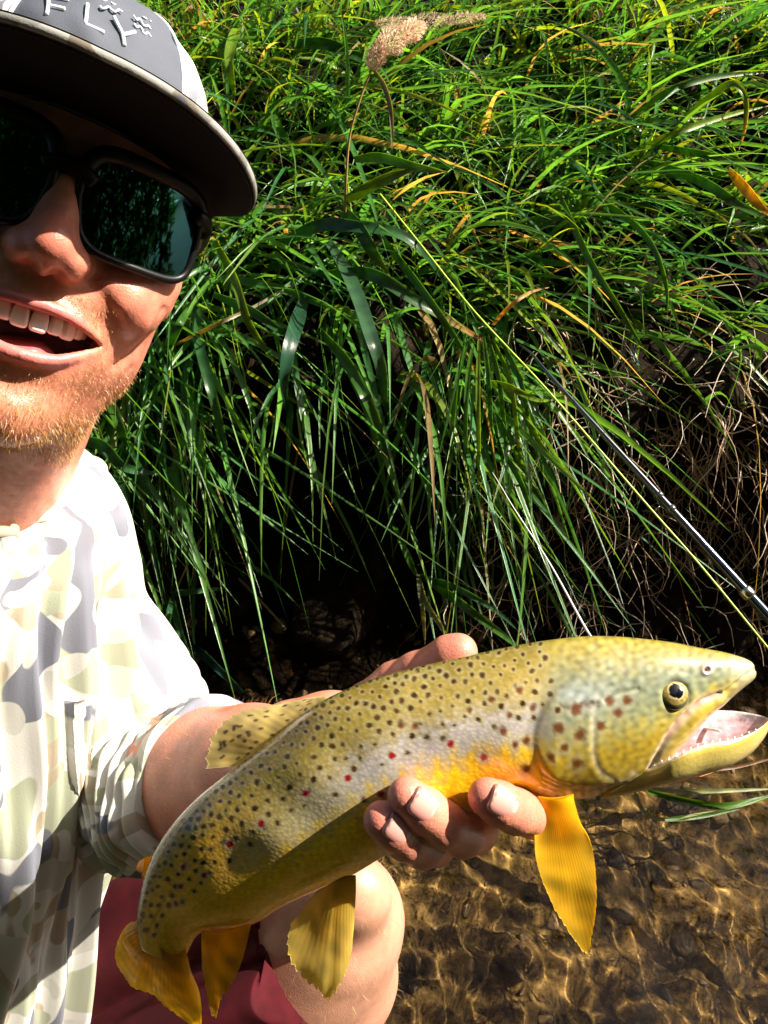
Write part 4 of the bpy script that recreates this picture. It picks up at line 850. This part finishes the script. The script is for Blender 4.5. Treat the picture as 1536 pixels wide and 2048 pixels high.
uvb = np.stack([PHm * .08, 0 * Tm, Tm * .05], -1).reshape(-1, 3); uve = np.stack([np.broadcast_to((ph * .075)[:, None], (nb, 9)), np.zeros((nb, 9)), np.broadcast_to(np.linspace(0, .006, 9)[None], (nb, 9))], -1).reshape(-1, 3) + 2.2
m_trim, nt, b = mat('brim_trim_camo', rough=.85); camo(nt, b, 1.6, (1, 1, 1), .42); bump(nt, b, noise(nt, 1300, 2), .3, .0006)
br = mesh('brim', H(np.vstack([top.reshape(-1, 3), edge.reshape(-1, 3)])), np.vstack([grid_faces(nb, nr)[:, ::-1], grid_faces(nb, 9, False, nb * nr)]), m_trim, cap, uv=np.vstack([uvb, uve]))
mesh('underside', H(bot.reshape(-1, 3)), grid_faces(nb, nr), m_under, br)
m_st, _, _ = mat('stitching', (.012, .010, .012), .7)
stv = []
for a in np.linspace(-1.6, 1.6, 150):
    q = brim(np.array([a, a + .013]), .935, -2.35); stv.append(tube(q, .32, 5))
v, f = join(stv); mesh('stitching', H(v), f, m_st, br)
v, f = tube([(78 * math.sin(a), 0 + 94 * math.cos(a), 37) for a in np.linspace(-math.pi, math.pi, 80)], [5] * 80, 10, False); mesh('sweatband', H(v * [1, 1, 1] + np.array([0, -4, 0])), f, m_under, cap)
# embroidered letters and waves
def on_crown(px, py):
    dr = P(px, py, 1.0) - CAM; best = None
    uu_, vv_ = np.meshgrid(np.linspace(-1.2, 1.6, 260), np.linspace(0, .95, 160), indexing='ij'); return uu_, vv_
_U, _V = np.meshgrid(np.linspace(-1.3, 1.6, 420), np.linspace(0, .97, 260), indexing='ij'); _CP = crown_pt(_U, _V); _CPX = proj(H(_CP.reshape(-1, 3))).reshape(420, 260, 3)
def crown_px(px, py, lift=.9):
    e = (_CPX[..., 0] - px) ** 2 + (_CPX[..., 1] - py) ** 2 + (_CPX[..., 2] > .46) * 1e9; i = np.unravel_index(np.argmin(e), e.shape); return _CP[i] + nrm((_CP[i] - CC) / CR) * lift
def strokes(name, lines, r_):
    out_ = []
    for ln in lines:
        q = np.array([crown_px(*p_) for p_ in ln]); q = crom(q, max(8, 5 * len(ln))) if len(q) > 1 else q; out_.append(tube(q, r_, 8))
    v, f = join(out_); return mesh(name, H(v), f, m_emb, cap)
strokes('embroidered_letter', [[(97,-6), (96,14), (95,33)], [(97,-4), (118,-1), (138,4)], [(97,14), (115,18), (131,22)]], .95)
strokes('embroidered_letter', [[(175,12), (173,32), (171,51)], [(171,51), (190,60), (208,68)]], .95)
strokes('embroidered_letter', [[(228,37), (235,52), (243,69)], [(268,66), (256,70), (243,72)], [(243,69), (245,80), (247,93)]], .95)
def wavy(x0, y0, x1, y1, n_=13, amp=3.4): 
    return [(x0 + (x1 - x0) * k / (n_ - 1) , y0 + (y1 - y0) * k / (n_ - 1) + amp * math.sin(k / (n_ - 1) * 4 * math.pi)) for k in range(n_)]
for dy in (-8, 6, 20): strokes('wave_mark', [wavy(200, dy - 4, 243, dy + 8)], .55)
for dy in (20, 35, 50): strokes('wave_mark', [wavy(266, dy, 299, dy + 26)], .55)

# ------------------------------------------------------------------ sunglasses
gl = thing('sunglasses', 'black framed sunglasses with dark green mirrored lenses on the man', 'sunglasses', H((0, 95, 0)))
m_frame, nt, b = mat('black_plastic', (.003, .003, .0035), .4, Specular_IOR_Level=.25)
m_lens, nt, b = mat('mirror_lens', (.035, .125, .105), .035, Metallic=1.0)
fr = N(nt, 'LayerWeight', Blend=.35); L(nt, mixc(nt, fr.outputs['Facing'], (.020, .070, .045), (.02, .06, .20)), b.inputs['Base Color'])
def gy(x): return 100.5 - .0051 * x * x
LC, LW, LH = np.array([36.5, -2.5]), 29.0, 23.0
def lens_out(a, k=1.0):
    c_, s_ = np.cos(a), np.sin(a); x = np.sign(c_) * np.abs(c_) ** .44 * LW * k; z = np.sign(s_) * np.abs(s_) ** .48 * LH * k
    x = x - (.14 * z * (z < 0) - .06 * z * (z > 0)) * (x < 0); return LC[0] + x - .05 * z, LC[1] + z + .05 * x
aa = np.linspace(0, 2*math.pi, 96, endpoint=False)
for s in (-1, 1):
    rr_ = np.linspace(0, 1, 14)[:, None]; x, z = lens_out(aa); X_ = LC[0] + (x - LC[0])[None] * rr_; Z_ = LC[1] + (z - LC[1])[None] * rr_
    p = np.stack([X_ * s, gy(X_) - .0016 * Z_ ** 2, Z_], -1).reshape(-1, 3); f = grid_faces(14, 96, True); mesh('lens', H(p), f if s > 0 else f[:, ::-1], m_lens, gl)
parts = []
for s in (-1, 1):
    x, z = lens_out(aa, 1.05); c_ = np.stack([x * s, gy(x) - .0016 * z ** 2 - .5, z], -1); c_ = np.vstack([c_, c_[:2]])
    parts.append(tube(c_, 2.3 + 2.0 * (np.r_[z, z[:2]] > 8), 10, False))
    parts.append(tube(crom(np.array([(s*62, 82, 12), (s*69, 76, 11), (s*72, 66, 10)], float), 12), [3.5, 4.2, 4.6, 4.6, 4.6, 4.4, 4.2, 4.0, 4, 4, 4, 4], 10))
parts.append(tube(crom(np.array([(-11, 98.5, 4), (-5, 100.5, 7), (5, 100.5, 7), (11, 98.5, 4)], float), 16), 4.6, 12))
v, f = join(parts); mesh('frame', H(v), f, m_frame, gl)
for s in (-1, 1):
    c_ = crom(np.array([(s*71, 70, 10), (s*76, 40, 9), (s*78, 5, 6), (s*77, -14, -2), (s*75, -26, -14)], float), 40); v, f = tube(c_, np.linspace(3.9, 2.4, 40), 10); v[:, 2] += (v[:, 2] - np.r_[np.repeat(c_[:, 2], 10), c_[0, 2], c_[-1, 2]]) * .7
    mesh('temple', H(v), f, m_frame, gl)
# ------------------------------------------------------------------ things on the bank and in the water
_gp = proj(gv); _gok = (_gp[:, 2] > .3) & (np.abs(_gp[:, 0] - 768) < 1400) & (np.abs(_gp[:, 1] - 900) < 1700) & (SS.ravel() > S_WL - .02); _gq = _gp[_gok]
def bank_depth(px, py):
    e = np.hypot(_gq[:, 0] - px, _gq[:, 1] - py); k = e < max(30, e.min() + 5); return _gq[k, 2].min()
def blade_mesh(pts, wpx, off=.20, seg=34, tilt=0.0, base_w=.55, d=None):
    "one leaf blade traced through photo pixels, held a little in front of the bank; real width in metres"
    p2 = crom(np.array(pts, float), seg); dd = np.array([bank_depth(*q) for q in np.array(pts, float)]) if d is None else np.asarray(d, float)
    if d is None: dd = np.minimum(dd, np.median(dd) + .15)
    dd = np.interp(np.linspace(0, 1, seg), np.linspace(0, 1, len(pts)), dd); dd = np.convolve(np.pad(dd, 4, 'edge'), np.ones(9) / 9, 'valid'); t = np.linspace(0, 1, seg)
    dd = dd - (off * (1 if d is None else 0)) * (.35 + .65 * np.sin(np.pi * np.clip(t * 1.05, 0, 1)))
    c_ = PP(np.c_[p2, dd]); tan = nrm(np.gradient(c_, axis=0)); vd = nrm(CAM - c_); s = nrm(np.cross(tan, vd)); nn = np.cross(s, tan)
    tw = tilt + .5 * np.sin(t * 3 + len(pts)); s2 = s * np.cos(tw)[:, None] + nn * np.sin(tw)[:, None]; n2 = np.cross(s2, tan)
    w_ = wpx * np.mean(dd) / F * .5 * (np.minimum(base_w + t * 2.2, 1) * np.maximum(1 - t ** 2.6, 0) ** .8 + .02)
    cols = np.array([-1, -.5, 0, .5, 1]); v = c_[:, None] + s2[:, None] * (cols[None, :, None] * w_[:, None, None]) + n2[:, None] * (np.abs(cols)[None, :, None] ** 1.3 * w_[:, None, None] * .32)
    th = .00025; nv = np.broadcast_to(n2[:, None], v.shape); v2 = np.concatenate([(v + nv * th).reshape(-1, 3), (v - nv * th).reshape(-1, 3)]); g = grid_faces(seg, 5); f = np.vstack([g, g[:, ::-1] + seg * 5])
    uv = np.stack([np.broadcast_to(cols[None], (seg, 5)), np.broadcast_to(t[:, None], (seg, 5))], -1).reshape(-1, 2); return v2, f, np.vstack([uv, uv]), t
GREEN, TEAL, LIME, TAN = (.055, .155, .025), (.040, .125, .050), (.14, .24, .02), (.40, .27, .13)
def blade(parent, pts, wpx, col=GREEN, tip=None, name='blade', **kw):
    v, f, uv, t = blade_mesh(pts, wpx * .85, **kw); c_ = np.tile(np.array(col), (len(v), 1)) * (1 + .1 * Noise(len(pts) + int(wpx))(v, 30.))[:, None]
    if tip is not None: a = sstep(.55, .95, uv[:, 1])[:, None]; c_ = c_ * (1 - a) + np.array(tip) * a
    return mesh(name, v, f, m_grass, parent, col=c_, uv=uv)
def stem(parent, pts, r0, r1, m, d=None, off=.08, name='stem'):
    p2 = np.array(pts, float); dd = np.array([bank_depth(*q) for q in p2]) - off if d is None else np.asarray(d); c_ = crom(PP(np.c_[p2, dd]), 60); v, f = tube(c_, np.linspace(r0, r1, 60), 8); return mesh(name, v, f, m, parent), c_
m_straw, nt, b = mat('straw_stem', (.30, .17, .055), .6)
m_seed, nt, b = mat('seed_fluff', rough=.8); cas = colattr(nt); L(nt, cas, b.inputs['Base Color']); translucent(nt, b, cas, .35)
def seedhead(parent, pts, dd, rad, n, col, r):
    c_ = crom(PP(np.c_[np.array(pts, float), dd]), 80); t, nx, bx = frames(c_); k = r.integers(0, 80, n); a = r.uniform(0, 6.28, n); u = k / 79.
    prof = rad * (np.sin(np.pi * np.clip(u * .94 + .05, 0, 1)) ** .55) * (1 + .25 * np.sin(u * 17)); rr = prof * r.random(n) ** .4
    o = np.cos(a)[:, None] * nx[k] + np.sin(a)[:, None] * bx[k]; p = c_[k] + o * rr[:, None]; d_ = nrm(o * 1.0 + t[k] * .8 + r.normal(0, .35, (n, 3)))
    return blades(p, d_, r.uniform(.003, .0065, n), r.uniform(.0010, .0019, n), r.normal(0, .1, (n, 3)), np.array(col) * r.uniform(.6, 1.25, (n, 1)), r.normal(size=(n, 3)), r, seg=2)
rp = np.random.default_rng(91)
# plant with the fluffy seed head
g1 = thing('seed_head_grass', 'tall grass stalk with a pale fluffy pinkish seed head and green leaf', 'grass', P(690, 420, 1.30))
d1_ = 1.05
stem(g1, [(690,425), (692,360), (700,270), (720,200), (745,135)], .0019, .0012, m_straw, d=[1.16, 1.11, 1.08, 1.06, d1_])
hd1 = seedhead(g1, [(745,140), (752,112), (775,88), (810,68), (846,52)], [d1_, d1_ - .005, d1_ - .01, d1_ - .01, d1_], .0145, 2600, (.92, .70, .52), rp)
mesh('seed_head', hd1[0], hd1[1], m_seed, g1, col=hd1[2])
blade(g1, [(692,398), (740,372), (790,350), (832,338)], 30, LIME, d=[1.15, 1.12, 1.1, 1.09]); blade(g1, [(708,318), (760,314), (832,334), (898,346)], 26, (.07, .17, .03), LIME, d=[1.15, 1.11, 1.09, 1.07])
blade(g1, [(748,140), (768,170), (782,220), (784,300)], 13, (.16, .17, .10), d=[1.115, 1.11, 1.11, 1.12])
g2 = thing('seed_head_grass', 'slender dry seed head lying nearly level behind the fluffy one', 'grass', P(700, 90, 1.55))
stem(g2, [(690,62), (720,55), (750,48), (775,44)], .0014, .0011, m_straw, d=[1.4, 1.32, 1.28, 1.26]); hd2 = seedhead(g2, [(750,48), (800,44), (860,42), (915,38), (968,33)], [1.27, 1.26, 1.26, 1.26, 1.27], .0085, 1700, (.66, .52, .36), rp)
mesh('seed_head', hd2[0], hd2[1], m_seed, g2, col=hd2[2])
def clump(label, base, items, name='reed_grass'):
    t = thing(name, label, 'grass', P(*base, bank_depth(*base)))
    for it in items: blade(t, it[0], it[1], *it[2:3], **(it[3] if len(it) > 3 else {}))
    return t
clump('broad blue-green grass blades bent over beside the smiling mouth', (390,600), [([(330,705), (362,640), (398,594)], 22, GREEN), ([(392,590), (398,680), (428,800), (466,962)], 24, (.035, .12, .035), {'tilt': .2}),
      ([(430,590), (500,620), (560,660), (610,690)], 24, TEAL), ([(150,880), (205,890), (246,932), (322,950)], 28, TEAL), ([(236,925), (246,1000), (276,1095)], 26, TEAL), ([(215,790), (240,850), (262,930)], 24, GREEN)])
clump('dark blue-green blade hanging straight down in front of the shaded bank', (605,590), [([(612,588), (592,650), (572,715), (567,775), (577,845)], 34, (.020, .075, .045), {'tilt': .3})])
clump('cluster of wide pale-striped blades drooping in the middle of the bank', (680,420), [([(658,486), (690,540), (716,600), (738,665), (760,730), (770,800), (780,856)], 36, (.045, .115, .060)), ([(678,412), (720,458), (748,508), (782,556)], 34, TEAL, {'tip': LIME}),
      ([(560,486), (640,452), (720,455), (800,470), (862,522), (902,592)], 30, (.03, .11, .035)), ([(640,548), (740,548), (830,600), (905,645), (982,692)], 30, (.035, .115, .03), {'tip': (.36, .16, .06)}), ([(640,660), (690,720), (735,800), (770,900), (790,1000)], 26, GREEN),
      ([(585,88), (650,86), (712,112), (748,140)], 28, (.028, .10, .022)), ([(430,480), (470,560), (500,650), (560,740)], 22, LIME), ([(480,40), (460,110), (470,200)], 26, LIME), ([(760,470), (830,560), (900,660), (960,760)], 20, GREEN)])
clump('tuft of narrow bright green blades hanging below the fly line', (965,690), [([(940 + 9 * k, 665 + 6 * (k % 3)), (915 + 21 * k, 760), (905 + 26 * k, 860 + 10 * (k % 2)), (900 + 30 * k, 950 + 30 * (k % 3))], 12, [GREEN, (.06, .16, .025), LIME][k % 3]) for k in range(7)]
      + [([(965,762), (1015,772), (1075,800), (1110,800)], 16, LIME), ([(1000,765), (1050,830), (1090,900), (1150,955)], 15, LIME), ([(985,870), (1040,960), (1075,1060), (1105,1075)], 14, GREEN)])
clump('low splayed tuft with bleached blade ends above the thumb', (840,1160), [([(838,1152), (850,1200), (880,1250), (905,1290)], 15, (.20, .24, .12)), ([(842,1150), (900,1190), (980,1250), (1065,1316)], 22, GREEN), ([(836,1150), (846,1220), (850,1290)], 13, (.2, .22, .13)), ([(845,1155), (900,1170), (990,1220), (1040,1265)], 16, TEAL), ([(832,1150), (800,1080), (770,1010)], 15, GREEN)])
clump('long arching blades reaching out over the straw on the bare bank', (1250,300), [([(1260,235), (1330,185), (1420,155), (1536,145)], 17, (.06, .14, .04)), ([(1240,320), (1340,270), (1440,235), (1545,210)], 17, LIME), ([(1300,290), (1420,310), (1500,330), (1560,350)], 17, GREEN),
      ([(1290,322), (1400,360), (1480,410), (1560,450)], 24, (.05, .14, .03)), ([(1370,235), (1420,195), (1462,168), (1488,190), (1490,250), (1478,300)], 17, LIME, {'tip': TAN}), ([(1458,340), (1490,375), (1520,412), (1556,440)], 24, (.35, .26, .04), {'tip': (.40, .14, .05)}), ([(1180,380), (1290,470), (1330,560), (1335,640)], 15, GREEN), ([(1120,390), (1180,520), (1240,620), (1300,720)], 17, (.06, .15, .02))])
clump('single brown-tipped straw blade arching left of the rod', (1000,640), [([(985,650), (1020,612), (1060,585), (1102,574)], 10, TAN)], 'straw_grass')
clump('thin grey dried stalk slanting across the grass beside the jaw', (350,690), [([(345,692), (430,650), (510,612), (600,560)], 9, (.24, .22, .15))], 'straw_stalk')
clump('bent teal blade with a kink low in the shadow beside the sleeve', (340,1190), [([(330,1262), (338,1220), (345,1186)], 16, TEAL), ([(342,1188), (390,1182), (455,1176)], 15, TEAL), ([(344,1190), (352,1230), (372,1300), (410,1380)], 18, TEAL), ([(385,1290), (440,1340), (500,1400)], 20, (.015, .06, .05))])

# ------------------------------------------------------------------ fly rod, fly line and leader
A_, B_ = P(1090, 740, 1.06), P(1536, 1232, 0.985); dirr = nrm(B_ - A_)
tipp = P(1040, 690, 1.13); butt = B_ + dirr * ((B_[2] + .15) / -dirr[2])
rod = thing('fly_rod', 'slim dark blue fly rod leaning against the grassy bank', 'fishing rod', butt)
m_blank, nt, b = mat('rod_blank', (.012, .018, .035), .22, Coat_Weight=.8); m_metal, _, _ = mat('rod_metal', (.62, .60, .58), .22, Metallic=1.0); m_wrap, _, _ = mat('rod_wrap', (.03, .03, .035), .25, Coat_Weight=1.0)
cr = crom(np.array([tipp, (tipp + A_) / 2 + UP * .004, A_, (A_ + B_) / 2, B_, butt]), 120); tot = np.linalg.norm(cr - tipp, axis=1); rad = .0014 + (.0070 - .0014) * np.clip(tot / np.linalg.norm(B_ - tipp), 0, 1.25)
v, f = tube(cr, rad, 16); mesh('blank', v, f, m_blank, rod)
def on_rod(px): k = np.argmin(np.abs(proj(cr)[:, 0] - px)); return cr[k], rad[k], nrm(cr[min(k + 1, 119)] - cr[max(k - 1, 0)])
for px, ln in ((1494, .014), (1345, .008), (1318, .008)):
    p_, r_, d_ = on_rod(px); v, f = tube([p_ - d_ * ln / 2, p_ - d_ * ln * .3, p_ + d_ * ln * .3, p_ + d_ * ln / 2], [r_ * 1.05, r_ * 1.3, r_ * 1.3, r_ * 1.05], 16); mesh('ferrule' if px > 1400 else 'thread_wrap', v, f, m_metal if px > 1400 else m_wrap, rod)
def guide(px, R_):
    p_, r_, d_ = on_rod(px); sdv = nrm(nrm(np.cross(d_, FW)) * -1); sdv = sdv if sdv @ UP < 0 else -sdv; c0 = p_ + sdv * (r_ + R_ * 1.6)
    ring = [c0 + R_ * (math.cos(a) * sdv + math.sin(a) * np.cross(d_, sdv)) for a in np.linspace(0, 2*math.pi, 22)]
    ps = [tube(ring, .0005, 6, False), tube([p_ - d_ * .010 + sdv * r_, c0 - sdv * R_], .0005, 6), tube([p_ + d_ * .010 + sdv * r_, c0 - sdv * R_], .0005, 6)]
    v, f = join(ps); mesh('line_guide', v, f, m_metal, rod)
guide(1330, .0048); guide(1104, .0035)
m_line, nt, b = mat('fly_line', (.42, .62, .06), .4); lt = translucent
lpx = [(760,388,1.14), (850,500,1.11), (948,622,1.085), (1090,775,1.05), (1305,1022,1.01), (1400,1130,.99), (1536,1296,.965)]
lw = PP(np.array(lpx, float)); e_ = nrm(lw[-1] - lw[-2]); lw = np.vstack([lw, lw[-1] + e_ * ((lw[-1][2] + .13) / -e_[2])]); v, f = tube(crom(lw, 160), .00135, 8)
o = mesh('fly_line', v, f, m_line); o['label'] = 'fluorescent yellow-green fly line running beside the dark rod'; o['category'] = 'fishing line'
m_lead, _, _ = mat('leader', (.70, .68, .66), .3)
v, f = tube(crom(PP(np.array([(985,945,1.02), (1005,978,.97), (1025,1012,.93), (1100,1128,.84), (1182,1274,.72), (1290,1400,.52), (1400,1455,.395), (1440,1462,.376)], float)), 120), np.r_[np.linspace(.0004, .0016, 90), np.linspace(.0016, .0006, 30)], 8)
o = mesh('leader_line', v, f, m_lead); o['label'] = "thin white leader running down from the grass behind the trout's head"; o['category'] = 'fishing line'

# drifting grass and a dead leaf on the water
def water_d(px, py): r_ = P(px, py, 1.) - CAM; return (.004 - CAM[2]) / r_[2]
def wpt(pts): return [water_d(*q) for q in pts]
fg = thing('drifting_grass', 'pale green grass blades drifting on the water below the open jaw', 'grass', P(1300, 1590, water_d(1300, 1590)))
for pts, w_, col in (([(1282,1562), (1300,1578), (1400,1582), (1560,1578)], 12, (.28, .32, .14)), ([(1296,1582), (1360,1600), (1450,1612), (1560,1588)], 20, (.08, .19, .02)), ([(1272,1570), (1275,1600), (1292,1632), (1330,1640), (1430,1622)], 11, (.26, .30, .12)), ([(1330,1640), (1400,1632), (1480,1618)], 13, (.07, .15, .03))):
    blade(fg, pts, w_, col, d=wpt(pts), tilt=.1)
dl = thing('dead_leaf', 'orange brown dead leaf with a long stalk drifting by the lower jaw', 'leaf', P(1360, 1555, water_d(1360, 1555)))
pts = [(1312,1558), (1345,1556), (1400,1545), (1440,1538)]; blade(dl, pts, 26, (.55, .17, .02), d=wpt(pts), name='leaf_blade'); pts = [(1420,1541), (1480,1532), (1560,1512)]; blade(dl, pts, 9, (.22, .12, .06), d=wpt(pts), name='stalk')
